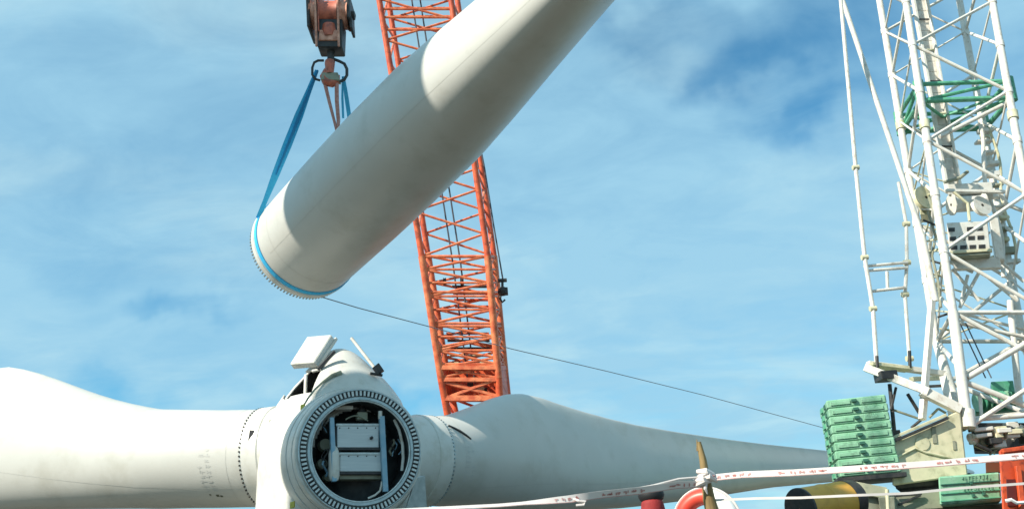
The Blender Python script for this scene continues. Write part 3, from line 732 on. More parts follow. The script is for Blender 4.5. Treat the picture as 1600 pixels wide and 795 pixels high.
# outer rope with auxiliary hook ball
ah = thing('auxiliary_hook', 'small black hook ball and block hanging beside the right edge of the orange boom', 'hook', RC(784, 470, 30.5))
path('rope', [RC(735, 150, 29.6), RC(757, 262, 30.0), RC(771, 350, 30.3), RC(786, 438, 30.5)], .028, m_wire, ah, 6)
path('rope', [RC(728, 150, 29.8), RC(748, 262, 30.2)], .02, m_wire, ah, 6)
obox('top_bar', RC(785, 438, 30.5), HX * .16, Vector((0, .08, 0)), UZ * .05, m_dark, ah)
beam('link', RC(785, 438, 30.5), RC(785, 455, 30.5), .09, .09, m_dark, ah)
lathe('hook_ball', [(0, .02), (.03, .13), (.16, .19), (.28, .15), (.34, .05)], RC(786, 462, 30.5), UZ, m_dark, ah, 20)
obox('side_plate', RC(791, 455, 30.5), HX * .06, Vector((0, .15, 0)), UZ * .11, m_dark, ah)
path('hook', [RC(784, 458, 30.5), RC(781, 466, 30.5), RC(785, 472, 30.5), RC(789, 468, 30.5)], .04, m_dark, ah, 8)

# ------------------------------------------------------------------ white crane
BK = Vector((.42, .91, 0))                                 # the machine points this way
wc = thing('lattice_crane', 'tall white lattice boom crane with green counterweights at the right edge', 'crane', W(1440, 900, 27) * 1.0)
def Bp(y): return 1415 + .152 * y
def Ap(y): return 1374 + .168 * y
def Dp(y): return 1550 + .180 * y
def Cp(y): return 1499 + .187 * y
def corner(y, Yn, Yf, dy=0): return [W(Bp(y), y, Yn), W(Dp(y), y, Yn), W(Cp(y + 45), y + 45, Yf), W(Ap(y + 45), y + 45, Yf)]
wt = corner(-230, 29.6, 32.2); wm = corner(488, 26.0, 28.6)
lat(wc, wm, wt, 10, .125, .06, m_white, m_white, start=1)
lat(wc, wm, wt, 10, .1, .036, m_white, m_white, faces=(1, 2, 3), start=0, chord=False, brname='light_brace')
lat(wc, P4_(wm, wt, 0), P4_(wm, wt, .3), 6, .1, .03, m_white, m_cream, faces=(2, 3), start=1, chord=False, brname='light_brace')
for k in (0, 1, 2, 3):
    for i in range(1, 10):
        p_ = wm[k].lerp(wt[k], i / 10); d_ = (wt[k] - wm[k]).normalized()
        tube('node_collar', p_ - d_ * .12, p_ + d_ * .12, .145, m_white, wc, 14)
    for t_ in (.33, .66):
        p_ = wm[k].lerp(wt[k], t_ + .02 * k); d_ = (wt[k] - wm[k]).normalized()
        tube('joint_pin_lug', p_ - d_ * .16, p_ + d_ * .16, .17, m_cream, wc, 14)
wext = [t + (t - m_) * .8 for t, m_ in zip(wt, wm)]
lat(wc, wt, wext, 8, .10, .05, m_white, m_white, start=1)
wf = [W(1512, 668, 25.4), W(1672, 668, 25.4), W(1660, 668, 26.2), W(1503, 668, 26.2)]
lat(wc, wf, wm, 2, .15, .07, m_white, m_white, faces=(0, 2, 3))
for q in (wm,):
    for k in range(4): tube('joint_strut', q[k], q[(k + 1) % 4], .07, m_white, wc, 10)
    tube('joint_strut', q[0], q[2], .05, m_white, wc, 10)
# extra diagonals seen at the lower right
tube('diagonal_strut', W(1511, 590, 25.7), W(1605, 535, 25.7), .085, m_white, wc)
tube('diagonal_strut', W(1511, 598, 25.7), W(1610, 636, 25.7), .085, m_white, wc)
tube('cross_strut', W(1513, 655, 25.6), W(1620, 647, 25.6), .075, m_white, wc)
tube('vertical_pole', W(1578, 470, 27.5), W(1594, 640, 27.3), .10, m_white, wc)
tube('diagonal_strut', W(1500, 505, 27), W(1610, 528, 27), .06, m_white, wc)
for dx in (0, 9): path('luffing_rope', [W(1500 + dx, 505, 26.6), W(1540 + dx, 590, 26.2)], .022, m_wire, wc, 6)
tube('foot_collar', W(1511, 640, 25.45), W(1514, 668, 25.4), .19, m_white, wc, 20)
# green ring frame round the boom
def frc(y):
    t = 0
    return [W(Bp(y), y, 28.1), W(Dp(y) + 2, y - 5, 28.1), W(Cp(y + 48) + 2, y + 43, 30.5), W(Ap(y + 48), y + 48, 30.5)]
g0, g1 = frc(132), frc(158)
gr = bpy.data.objects.new('spreader_frame', None); COL.objects.link(gr); gr.matrix_basis = Matrix.Translation(g1[0]); MW[gr.name] = gr.matrix_basis.copy(); gr.parent = wc; gr.matrix_parent_inverse = MW[wc.name].inverted()
gr['label'] = 'green tubular frame clamped around the white boom'
for k in range(4):
    tube('rail', g0[k], g0[(k + 1) % 4], .08, m_dgreen, gr, 10); tube('rail', g1[k], g1[(k + 1) % 4], .095, m_dgreen, gr, 10)
    tube('clamp', g0[k] + UZ * .12, g1[k] - UZ * .12, .18, m_dgreen, gr, 14)
    tube('diagonal', g1[k], g0[(k + 1) % 4], .07, m_dgreen, gr, 8)
tube('diagonal', g1[1], g1[3].lerp(g1[2], .3), .06, m_dgreen, gr, 10); tube('diagonal', g1[0], g1[2].lerp(g1[3], .3), .06, m_dgreen, gr, 10)
tube('diagonal', g1[3], g1[1].lerp(g1[0], .2), .05, m_dgreen, gr, 10)
tube('white_bar', g1[1] - UZ * .1, W(1468, 214, 28), .075, m_white, gr, 10)
# inner ladder mast (pale boxed column)
def mast(y): return 1437 + .178 * y
colA = [(W(mast(y) - 10, y, 29.3), W(mast(y) + 11, y, 29.3)) for y in (-230, 300)]
lm = bpy.data.objects.new('inner_mast', None); COL.objects.link(lm); lm.matrix_basis = Matrix.Translation(colA[1][0]); MW[lm.name] = lm.matrix_basis.copy(); lm.parent = wc; lm.matrix_parent_inverse = MW[wc.name].inverted()
(a0, b0), (a1, b1) = colA
beam('mast_rail', a0, a1, .10, .18, m_white, lm); beam('mast_rail', b0, b1, .08, .18, m_white, lm)
nn = 34
m_back = mat('mast_plate', (.70, .68, .62), .5, 0, col2=(.58, .53, .47), scale=6, amt=.9, grime=(.3, .2, .12), gamt=.5, gscale=8)
for i in range(nn):
    t0, t1 = i / nn, (i + .95) / nn
    p = [a0.lerp(a1, t1), b0.lerp(b1, t1), b0.lerp(b1, t0), a0.lerp(a1, t0)]
    hexa('mast_panel', [q + Vector((0, .10, 0)) for q in p] + [q + Vector((0, .14, 0)) for q in p], m_back, lm, 0)
    if i % 3 == 0: beam('mast_rung', a0.lerp(a1, t0), b0.lerp(b1, t0), .05, .05, m_dark if i % 6 == 0 else m_cream, lm)
# hose column along the far right chord
for i in range(13):
    y = 205 + i * 17; x_ = Cp(y) + rr_.uniform(-4, 6)
    obox('hose_clamp', W(x_, y, 29), HX * rr_.uniform(.12, .3), Vector((0, .14, 0)), UZ * rr_.uniform(.04, .13), rr_.choice([m_white, m_cream, m_white, m_grey]), wc, .02)
path('hose', [W(Cp(y) - 8 + 5 * math.sin(y / 26), y, 28.7) for y in range(195, 440, 14)], .07, m_white, wc, 8)
path('hose', [W(Cp(y) + 12 + 4 * math.cos(y / 20), y, 28.9) for y in range(200, 420, 14)], .05, m_cream, wc, 8)
# winch platform inside the boom
def face(n, x0, y0, x1, y1, Y, dp, m, sk=0.0, par=wc, bev=.02, sl=.15):
    p = [W(x0 + sl * (y1 - y0), y1, Y), W(x1 + sl * (y1 - y0), y1 + sk, Y), W(x1, y0 + sk, Y), W(x0, y0, Y)]
    return hexa(n, p + [q + BK * dp for q in p], m, par, bev)
face('winch_cover', 1432, 296, 1452, 336, 27.6, .8, m_cream)
face('winch_cover', 1480, 288, 1550, 304, 27.8, .8, m_white, -4)
lathe('winch_drum', [(0, .05), (0, .36), (.05, .36), (.06, .27), (1.0, .27), (1.02, .36), (1.08, .36), (1.08, .05)], W(1486, 320, 28), HX, m_white, wc, 28)
lathe('sheave_wheel', [(-.08, .05), (-.08, .42), (0, .36), (.08, .42), (.08, .05)], W(1445, 310, 27.5), Vector((.3, -1, .1)), m_cream, wc, 24)
lathe('sheave_wheel', [(-.07, .05), (-.07, .34), (0, .3), (.07, .34), (.07, .05)], W(1533, 322, 27.5), Vector((.3, -1, .1)), m_white, wc, 24)
beam('stay_bar', W(1478, 298, 27.3), W(1570, 300, 27.3), .12, .10, m_white, wc)
path('bent_pipe', [W(1490, 300, 27), W(1512, 318, 27), W(1515, 345, 27)], .05, m_cream, wc)
path('bent_pipe', [W(1475, 285, 27.6), W(1500, 278, 27.5), W(1512, 268, 27.5)], .06, m_grey, wc)
path('bent_pipe', [W(1560, 298, 27.6), W(1574, 320, 27.6), W(1605, 332, 27.6)], .07, m_white, wc)
bx = face('slotted_box', 1479, 348, 1543, 398, 27.0, .7, m_white, -3, sl=.10)
for r_ in range(3):
    for c_ in range(4):
        if (r_, c_) == (0, 1): continue
        x0 = 1482 + c_ * 14.5 + r_ * 2.0; y0 = 356 + r_ * 14 - c_ * .6
        p = [W(x0, y0 + 6, 26.985), W(x0 + 10, y0 + 5.5, 26.985), W(x0 + 10, y0 - .5, 26.985), W(x0, y0, 26.985)]
        hexa('slot', p + [q + Vector((0, .03, 0)) for q in p], m_dark, bx, 0)
face('box_sill', 1484, 392, 1550, 396, 26.9, .2, m_cream, -4, bx, .005)
face('box_shelf', 1484, 398, 1546, 401, 26.95, .5, m_grey, -4, bx, .005)
face('box_side', 1546, 340, 1560, 405, 27.4, .7, m_white)
face('lower_plate', 1488, 403, 1562, 420, 27.4, .3, m_white, -2)
for a_, b_ in (((1488, 420), (1530, 470)), ((1530, 425), (1500, 480)), ((1540, 430), (1590, 470)), ((1480, 408), (1520, 425)), ((1560, 405), (1600, 440)), ((1494, 487), (1606, 516)), ((1500, 480), (1512, 430)), ((1575, 440), (1590, 470))):
    tube('inner_brace', W(*a_, 27.8), W(*b_, 27.8), .055, m_white, wc, 8)
for k in range(10):                                             # pipework between the two left chords
    y = 330 + k * 20; x_ = (Ap(y) + Bp(y)) / 2 + 6
    tube('ladder_rung', W(x_ - 14, y + rr_.uniform(-8, 8), 27.5), W(x_ + 14, y + rr_.uniform(-8, 8), 27.2), .035, rr_.choice([m_white, m_cream, m_dark]), wc, 8)
path('cable_bundle', [W(1450, 330, 27.4), W(1462, 370, 27.4), W(1456, 400, 27.4), W(1466, 440, 27.3), W(1470, 480, 27.2)], .045, m_grey, wc)
# back mast and pendant bars
mt = [W(1306, -30, 27.4), W(1316, 0, 27.3), W(1441, 369, 26.6), W(1500, 600, 26.2)]
tube('back_mast', W(1316 - 10, -30, 27.4), W(1441, 369, 26.8), .085, m_white, wc, 12)
tube('back_mast', W(1441, 369, 26.8), W(1462, 470, 26.8), .10, m_white, wc, 12)
def rod(pts, Y, r=.055):
    for (a_, b_) in zip(pts, pts[1:]):
        tube('pendant_bar', W(*a_, Y), W(*b_, Y), r, m_white, wc, 10)
        p = W(*b_, Y); tube('pendant_pin', p - HX * .10, p + HX * .10, .085, m_cream, wc, 12)
rod([(1311, -30), (1337, 262), (1351, 402), (1364, 482), (1370, 572)], 26.6, .065)
rod([(1404, 285), (1416, 350), (1417, 410), (1414, 460), (1421, 560)], 26.9)
for a_, b_ in (((1350, 416), (1418, 410)), ((1352, 423), (1418, 418)), ((1362, 455), (1415, 449)), ((1386, 424), (1387, 453))):
    tube('pendant_spreader', W(*a_, 26.7), W(*b_, 26.8), .05, m_white, wc, 10)
# gantry head
tube('gantry_pin', W(1370, 556, 26.4), W(1371, 574, 26.4), .05, m_dark, wc); tube('gantry_pin', W(1421, 548, 26.6), W(1422, 575, 26.6), .05, m_dark, wc)
beam('gantry_beam', W(1352, 574, 26.2), W(1452, 612, 25.4), .26, .22, m_white, wc)
beam('gantry_beam', W(1356, 568, 27.2), W(1476, 584, 27.6), .22, .16, m_white, wc)
beam('gantry_beam', W(1440, 610, 25.5), W(1500, 640, 25.4), .3, .26, m_white, wc)
beam('gantry_cross', W(1358, 570, 26.6), W(1420, 577, 26.8), .45, .10, m_cream, wc)
beam('gantry_cross', W(1424, 592, 26.2), W(1474, 590, 27.2), .14, .12, m_cream, wc)
beam('gantry_cross', W(1440, 604, 25.8), W(1476, 602, 26.8), .06, .08, m_dark, wc)
hexa('gantry_gusset', obox_pts(W(1384, 588, 26.0), HX * .24, Vector((0, .3, 0)), UZ * .12), m_dark, wc)
beam('gantry_post', W(1456, 470, 26.3), W(1441, 655, 25.6), .16, .16, m_white, wc)
beam('gantry_post', W(1474, 590, 26.6), W(1488, 650, 26.0), .2, .2, m_white, wc)
for a_, b_, r_ in (((1390, 600), (1398, 680), .06), ((1396, 640), (1440, 655), .035), ((1418, 615), (1441, 652), .05), ((1424, 668), (1441, 654), .04), ((1452, 652), (1466, 638), .035), ((1466, 638), (1478, 645), .035), ((1400, 605), (1392, 640), .04)):
    tube('rigging_bar', W(*a_, 26.2), W(*b_, 26.1), r_, m_dark if r_ > .036 else m_grey, wc, 8)
obox('gantry_foot', W(1399, 680, 26.0), HX * .12, Vector((0, .12, 0)), UZ * .14, m_dark, wc)
# counterweight stack: nine cast slabs
cw = bpy.data.objects.new('counterweight_stack', None); COL.objects.link(cw)
s_top = W(1296, 622, 26.2); s_bot = W(1316, 752, 25.8)
cw.matrix_basis = Matrix.Translation(s_bot); MW[cw.name] = cw.matrix_basis.copy(); cw.parent = wc; cw.matrix_parent_inverse = MW[wc.name].inverted()
nsl = 9
def CW(t, dx=0): return (1291 + t * 22 + dx, 632 + t * 116)
dirR = Vector((HX.x, HX.y, 0))
cr = W(1313, 745, 25.4); zt_ = W(1306, 624, 25.4).z; zb_ = cr.z
wslab = (W(1404, 740, 25.4) - cr).length
fr = Vector((.98, -.2, 0)).normalized()
fb = Vector((-fr.y, fr.x, 0))
for i in range(nsl):
    z0 = zb_ + (zt_ - zb_) * i / nsl; z1 = zb_ + (zt_ - zb_) * (i + 1) / nsl - .004
    j = rr_.uniform(-.02, .02)
    c = cr + fr * (j)
    def pl(x_, y_, z_): 
        q = c + fr * x_ + fb * y_; return Vector((q.x, q.y, z_))
    W_ = wslab
    sl_ = hexa('counterweight_slab', [pl(0, 0, z0), pl(W_, 0, z0), pl(W_, 2.0, z0), pl(0, 2.0, z0), pl(0, 0, z1), pl(W_, 0, z1), pl(W_, 2.0, z1), pl(0, 2.0, z1)], m_green, cw, .03)
    obox('lifting_lug', pl(W_ * .46, -.03, (z0 + z1) / 2 + .03), fr * .07, fb * .05, UZ * .04, m_lettergreen, sl_, .008)
    obox('cast_rib', pl(W_ * .23, -.012, (z0 + z1) / 2), fr * W_ * .17, fb * .02, UZ * .05, m_green, sl_, .01)
    obox('cast_rib', pl(W_ * .75, -.012, (z0 + z1) / 2), fr * W_ * .17, fb * .02, UZ * .05, m_green, sl_, .01)
    obox('end_notch', pl(-.012, .5, (z0 + z1) / 2), fr * .02, fb * .12, UZ * .06, m_lettergreen, sl_, .006)
    obox('end_notch', pl(-.012, 1.3, (z0 + z1) / 2 + .02), fr * .03, fb * .2, UZ * .07, m_dgreen, sl_, .006)
obox('tray_beam', Vector(((cr + fr * wslab / 2 + fb * .8).x, (cr + fr * wslab / 2 + fb * .8).y, zb_ - .08)), fr * (wslab / 2 + .1), fb * .9, UZ * .06, m_dark, wc)
# beige machine house (slanting roof edge)
mh = [W(1394, 758, 25.3), W(1512, 742, 25.3), W(1500, 640, 25.3), W(1396, 690, 25.3)]
hs = hexa('machine_house', mh + [q + BK * 3.0 for q in mh], m_cream, wc, .03)
beam('roof_edge', W(1394, 690, 25.2), W(1480, 653, 25.2), .10, .08, m_dark, hs)
beam('roof_edge', W(1394, 684, 25.3), W(1478, 648, 25.3), .10, .08, m_cream, hs)
face('vent_slot', 1455, 666, 1462, 692, 25.27, .05, m_grey, 0, hs, .005, .1)
face('vent_slot', 1488, 688, 1493, 702, 25.27, .05, m_grey, 0, hs, .005, .1)
lathe('access_cover', [(0, .01), (0, .2), (.03, .19), (.04, .01)], W(1441, 692, 25.3), Vector((0, -1, 0)), m_cream, hs, 24)
path('moulding', [W(1398, 716, 25.27), W(1430, 700, 25.27), W(1445, 706, 25.27), W(1490, 716, 25.27)], .03, m_cream, hs, 6)
hexa('lower_skirt', [W(1400, 764, 25.5), W(1520, 752, 25.5), W(1516, 738, 25.4), W(1398, 752, 25.4)] + [q + BK * 2.5 for q in (W(1400, 764, 25.5), W(1520, 752, 25.5), W(1516, 738, 25.4), W(1398, 752, 25.4))], m_dark, wc, .02)
# machinery clutter right of the boom foot
box_cols = [m_cream, m_white, m_dark, m_cream, m_grey, m_white, m_dark]
for i in range(46):
    x_ = rr_.uniform(1518, 1606); y_ = rr_.uniform(664, 704)
    if x_ > 1560 and y_ > 692: continue
    c = W(x_, y_, 25.6 + rr_.uniform(0, .9))
    t = rr_.random()
    if t < .4: obox('machine_block', c, HX * rr_.uniform(.05, .22), Vector((0, .15, 0)), UZ * rr_.uniform(.04, .12), rr_.choice(box_cols), wc, .015)
    elif t < .75:
        a_ = rr_.uniform(-1.2, 1.2); dv = HX * math.cos(a_) + UZ * math.sin(a_)
        tube('machine_pipe', c - dv * rr_.uniform(.15, .35), c + dv * rr_.uniform(.15, .35), rr_.uniform(.02, .06), rr_.choice(box_cols), wc, 8)
    else: lathe('machine_wheel', [(0, .02), (0, rr_.uniform(.1, .2)), (.08, .12), (.09, .02)], c, Vector((.2, -1, .2)), rr_.choice(box_cols), wc, 16)
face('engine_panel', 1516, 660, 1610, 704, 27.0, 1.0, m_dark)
face('engine_grille', 1522, 668, 1552, 674, 25.5, .5, m_white, -3); face('engine_grille', 1524, 678, 1550, 684, 25.5, .5, m_white, -3)
# green winch behind
face('rope_winch_frame', 1520, 618, 1592, 645, 28.4, 1.2, m_dgreen, -4)
face('rope_winch_guard', 1548, 596, 1583, 616, 28.6, 1.0, m_dgreen, -2)
for i in range(8):
    x_ = 1526 + i * 8; lathe('winch_flange', [(0, .02), (0, .3), (.04, .3), (.05, .02)], W(x_, 628 - i * .5, 28.2), HX, m_dgreen if i % 2 else m_green, wc, 20)
beam('deck_rail', W(1514, 655, 25.9), W(1606, 645, 25.9), .12, .12, m_white, wc); beam('rail_post', W(1531, 618, 25.9), W(1534, 655, 25.9), .09, .05, m_white, wc)
# carbody counterweight with lettering (unreadable in the photo)
gb = face('carbody_counterweight', 1466, 744, 1562, 789, 24.0, 1.4, m_green, -7, wc, .04, .06)
def onface(x_, y_): return W(x_, y_, 23.98)
for y0 in (757, 771, 783):
    beam('cast_joint', onface(1470, y0), onface(1566, y0 - 7), .035, .03, m_lettergreen if y0 == 757 else m_dgreen, gb, .004)
for x_, y_ in ((1517, 754), (1521, 774), (1537, 771)): obox('lifting_eye', onface(x_, y_), HX * .035, Vector((0, .04, 0)), UZ * .04, m_lettergreen, gb, .005)
def glyphs(n, x0, x1, y0, y1, hgt, m):
    bm = bmesh.new(); x_ = x0
    while x_ < x1:
        t = (x_ - x0) / (x1 - x0); yy = y0 + (y1 - y0) * t
        for _ in range(3):
            if rr_.random() < .6: a_, b_ = (rr_.uniform(0, 3), 0), None; q = [(x_ + a_[0], yy), (x_ + a_[0] + 1.1, yy), (x_ + a_[0] + 1.1, yy + hgt), (x_ + a_[0], yy + hgt)]
            else: k = rr_.choice([0, hgt / 2, hgt - 1]); q = [(x_, yy + k), (x_ + 3.6, yy + k), (x_ + 3.6, yy + k + 1.1), (x_, yy + k + 1.1)]
            bm.faces.new([bm.verts.new(W(a, b, 23.94)) for a, b in q])
        x_ += 5.4
    return link(n, finish(bm, n, False), m, gb, kind='stuff')
glyphs('faded_lettering', 1503, 1545, 745, 741, 5.5, m_lettergreen); glyphs('faded_lettering', 1506, 1550, 761, 758, 6.0, m_lettergreen)
beam('corner_bolt', W(1566, 732, 24.0), W(1566, 740, 24.0), .07, .07, m_white, wc)
# frame, bracket and tracks below
face('carbody', 1352, 772, 1470, 800, 25.0, 2.5, m_grey, -6)
face('carbody_plate', 1372, 776, 1398, 810, 24.8, .3, m_grey, -1)
tube('grease_post', W(1386, 764, 24.6), W(1388, 800, 24.6), .05, m_cream, wc)
beam('bracket', W(1398, 774, 24.9), W(1440, 771, 24.9), .05, .06, m_dark, wc); beam('bracket', W(1438, 773, 24.9), W(1404, 788, 24.9), .06, .06, m_dark, wc)
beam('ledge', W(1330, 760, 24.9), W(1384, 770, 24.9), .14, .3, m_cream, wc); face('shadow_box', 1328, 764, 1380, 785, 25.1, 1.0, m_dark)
bse = W(1440, 800, 27)
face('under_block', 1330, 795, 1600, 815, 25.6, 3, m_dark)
box('machine_base', (bse.x, 28.5, 1.3), 5.0, 6.5, 1.6, m_grey, wc, .05)
for sx_ in (-3.2, 3.2): box('crawler_track', (bse.x + sx_, 28.5, .6), 1.0, 8.0, 1.2, m_dark, wc, .35)

# ------------------------------------------------------------------ yellow drum, orange body
yd = thing('steel_drum', 'yellow steel drum lying on its side with a black end below the green slabs', 'drum', W(1290, 800, 23.5))
a_, b_ = W(1250, 795, 23.0), W(1322, 782, 23.8)
ax = (b_ - a_); rr0 = .50
lathe('drum_shell', [(0, .02), (0, rr0 * .94), (.03, rr0), (ax.length * .48, rr0), (ax.length * .5, rr0 * 1.03), (ax.length * .52, rr0), (ax.length - .03, rr0), (ax.length, rr0 * .94), (ax.length, .02)], a_, ax, m_yellow, yd, 40)
lathe('end_band', [(-.02, .02), (-.02, rr0 * .9), (.0, rr0 * 1.02), (.06, rr0 * 1.02), (.07, rr0 * .9)], a_, ax, m_dark, yd, 40)
lathe('end_band', [(ax.length - .1, rr0 * .9), (ax.length - .1, rr0 * 1.02), (ax.length + .25, rr0 * .98), (ax.length + .26, .02)], a_, ax, m_dark, yd, 40)
mid_ = (a_ + b_) / 2
for t in (.25, .75):
    p = a_.lerp(b_, t); beam('cradle_leg', Vector((p.x, p.y, p.z - rr0 + .05)), Vector((p.x, p.y, 0)), .3, .3, m_dark, yd)
ob = thing('power_pack', 'orange red machine housing at the far right edge beside the green block', 'machine', W(1590, 850, 23.2))
p = [W(1566, 800, 23.2), W(1640, 790, 23.2), W(1632, 690, 23.2), W(1560, 702, 23.2)]
hexa('housing', p + [q + Vector((.55, .84, 0)) * 2 for q in p], m_orange, ob, .05)
face('recess_panel', 1572, 748, 1588, 790, 23.15, .1, mat('dark_red', (.10, .012, .01), .6), 0, ob, .01, .05)
face('recess_panel', 1540, 722, 1576, 738, 24.4, .4, mat('rust_brown', (.13, .045, .02), .7), -2, ob, .01, .05)
beam('housing_rib', W(1566, 704, 23.1), W(1640, 694, 23.1), .1, .1, m_orange, ob); beam('housing_rib', W(1590, 728, 23.1), W(1598, 800, 23.1), .12, .1, m_orange, ob)
path('loose_strap', [W(1571, 782, 23.0), W(1580, 780, 22.95), W(1588, 785, 22.95), W(1604, 784, 23.0)], .045, m_buoyw, ob, 6)
q_ = W(1600, 800, 24.2); box('skid', (q_.x, q_.y, q_.z / 2 - .1), 2.2, 1.9, q_.z - .2, m_dark, ob, .05)

# ------------------------------------------------------------------ foreground: post, tapes
PY = 5.2
pb = W(1104, 753, PY); pt = W(1092, 690, PY)
dirp = (pb - pt).normalized(); ptm = pb + dirp * (pb.z / -dirp.z)
post = thing('wooden_post', 'rough yellowish wooden stake with a frayed top holding the barrier tape', 'post', ptm)
bm = bmesh.new(); prs = []
for i in range(17):
    t = i / 16; p = pt.lerp(ptm, t); r_ = .034 + .007 * math.sin(i * 2.1) * (1 if i < 10 else .3)
    if i == 0: r_ = .012
    if i == 1: r_ = .022
    prs.append((p + Vector((.004 * math.sin(i * 1.7), 0, 0)), r_ + .003 * t))
bm_tube(bm, [p for p, _ in prs], [r for _, r in prs], 9)
for v in bm.verts: v.co += Vector(noise.noise_vector(v.co * 25)) * .005
link('stake', finish(bm, 'stake', True, 50), m_wood, post)
path('splinter', [pt + Vector((-.012, 0, -.05)), pt + Vector((-.012, -.01, .015))], [.010, .002], m_wood, post, 5)
# offscreen end stakes of the tape
def tape(name, pts, wd, label, letters=True, tw=None):
    th = thing(name, label, 'barrier tape', pts[0])
    bm = bmesh.new(); rings = []; n_ = len(pts)
    for i, p in enumerate(pts):
        d = (pts[min(i + 1, n_ - 1)] - pts[max(i - 1, 0)]).normalized(); upv = (UZ - d * UZ.dot(d)).normalized(); sd = d.cross(upv)
        a = tw[i] if tw else 0; wv = upv * math.cos(a) + sd * math.sin(a); nv = d.cross(wv)
        rings.append([bm.verts.new(p + wv * wd / 2 * s + nv * .0008 * s2) for s, s2 in ((-1, -1), (1, -1), (1, 1), (-1, 1))])
    for a, b in zip(rings, rings[1:]):
        for k in range(4): bm.faces.new((a[k], a[(k + 1) % 4], b[(k + 1) % 4], b[k]))
    link('tape_band', finish(bm, name, True, 30), m_tape, th)
    if letters:
        bm = bmesh.new(); bm2 = bmesh.new()
        tot_ = 0.0
        for i in range(n_ - 1):
            p, q = pts[i], pts[i + 1]; d = (q - p); ln = d.length; d.normalize(); upv = (UZ - d * UZ.dot(d)).normalized(); sd = d.cross(upv)
            if tw and abs(tw[i]) > .5: tot_ += ln; continue
            a = tw[i] if tw else 0; wv = upv * math.cos(a) + sd * math.sin(a); nv = d.cross(wv)
            if nv.dot(p - CAMPOS) > 0: nv = -nv
            s = 0.0
            while s < ln:
                ph = (tot_ + s) % .40
                if ph < .25:
                    c = p + d * s + nv * .003
                    for _ in range(2):
                        if rr_.random() < .6: X_, Z_ = .0035, wd * .17
                        else: X_, Z_ = .010, .0035
                        cc = c + d * rr_.uniform(-.008, .008) + wv * rr_.uniform(-.1, .1) * wd
                        bm.faces.new([bm.verts.new(cc + d * X_ * a_ + wv * Z_ * b_) for a_, b_ in ((-1, -1), (1, -1), (1, 1), (-1, 1))])
                s += .036
            tot_ += ln
        link('printed_lettering', finish(bm, 'let', False), m_tapered, th, kind='stuff')
        # thin red edge line
        for sgn in (-1,):
            bm = bmesh.new(); prev = None
            for i, p in enumerate(pts):
                d = (pts[min(i + 1, n_ - 1)] - pts[max(i - 1, 0)]).normalized(); upv = (UZ - d * UZ.dot(d)).normalized(); sd = d.cross(upv)
                a = tw[i] if tw else 0; wv = upv * math.cos(a) + sd * math.sin(a); nv = d.cross(wv)
                if nv.dot(p - CAMPOS) > 0: nv = -nv
                cur = [bm.verts.new(p + wv * wd * .40 * sgn + nv * .002), bm.verts.new(p + wv * wd * .47 * sgn + nv * .002)]
                if prev: bm.faces.new((prev[0], prev[1], cur[1], cur[0]))
                prev = cur
            link('red_edge_line', finish(bm, 'edge', False), m_tapered, th)
    return th
K = W(1101, 747, PY - .04)
def poly(pts, n):
    out = []
    for i in range(len(pts) - 1):
        for j in range(n): out.append(pts[i].lerp(pts[i + 1], j / n))
    return out + [pts[-1]]
rt_pts = poly([K, W(1160, 741, 5.1), W(1240, 738, 5.0), W(1320, 733, 4.95), W(1400, 728, 4.9), W(1470, 723, 4.9), W(1540, 717, 4.9), W(1620, 710, 4.9), W(1900, 690, 4.9)], 5)
tr = tape('barrier_tape', rt_pts, .040, 'white barrier tape with faded red lettering running right from the wooden stake', tw=[-.45] * len(rt_pts))
lt_pts = poly([K + UZ * -.03, W(1060, 757, 5.1), W(1000, 766, 5.0), W(940, 772, 4.9), W(890, 779, 4.85), W(840, 784, 4.8), W(780, 789, 4.75), W(700, 793, 4.7), W(560, 800, 4.6), W(60, 862, 4.3)], 5)
twl = [-.4 if i < 18 else min(1.05, (i - 18) * .12) for i in range(len(lt_pts))]
tlp = tape('barrier_tape', lt_pts, .040, 'white barrier tape sagging left from the wooden stake in front of the shaded blade', tw=twl)
path('twisted_edge', [K + UZ * .01, W(1060, 748, 5.1), W(1020, 758, 5.05), W(985, 764, 5.0)], [.006, .008, .007, .004], m_tape, tlp, 6)
path('loose_end', [W(897, 779, 4.86), W(905, 782, 4.8), W(915, 783, 4.8), W(912, 788, 4.8), W(900, 789, 4.8)], .007, m_tape, tlp, 6)
lw = poly([W(1112, 781, 5.2), W(1180, 778, 5.1), W(1250, 777, 5.0), W(1340, 773, 4.9), W(1420, 770, 4.9), W(1500, 762, 4.9), W(1570, 757, 4.9), W(1640, 752, 4.9), W(1900, 738, 4.9)], 4)
tape('barrier_tape', lw, .013, 'narrow lower strand of white barrier tape crossing in front of the yellow drum', letters=False)
# knot
kn = thing('tape_knot', 'bunched knot of white tape tied around the wooden stake', 'knot', K)
for i in range(5):
    a = i * 1.3; c = K + Vector((.02 * math.cos(a), -.01, .03 * math.sin(a * 1.4) - .005))
    path('tape_fold', [c + Vector((-.045, 0, .015 * math.sin(a))), c + Vector((0, -.03, .01)), c + Vector((.045, 0, -.015 * math.cos(a)))], [.012, .02, .010], m_tape, kn, 7)
path('tape_tail', [K + Vector((0, -.02, -.02)), K + Vector((-.01, -.03, -.06)), K + Vector((.0, -.02, -.085))], [.012, .01, .004], m_tape, kn, 6)
path('red_fold', [K + Vector((.01, -.04, .015)), K + Vector((.05, -.03, .005))], [.008, .006], m_tapered, kn, 6)
# stakes at the tape ends, outside the picture
for P_, lab in ((rt_pts[-1], 'plain wooden stake at the right end of the barrier tape'), (lt_pts[-1], 'plain wooden stake at the left end of the barrier tape')):
    o = tube('wooden_post', Vector((P_.x, P_.y, 0)), P_ + UZ * .08, .03, m_wood); tag(o, lab, 'post')

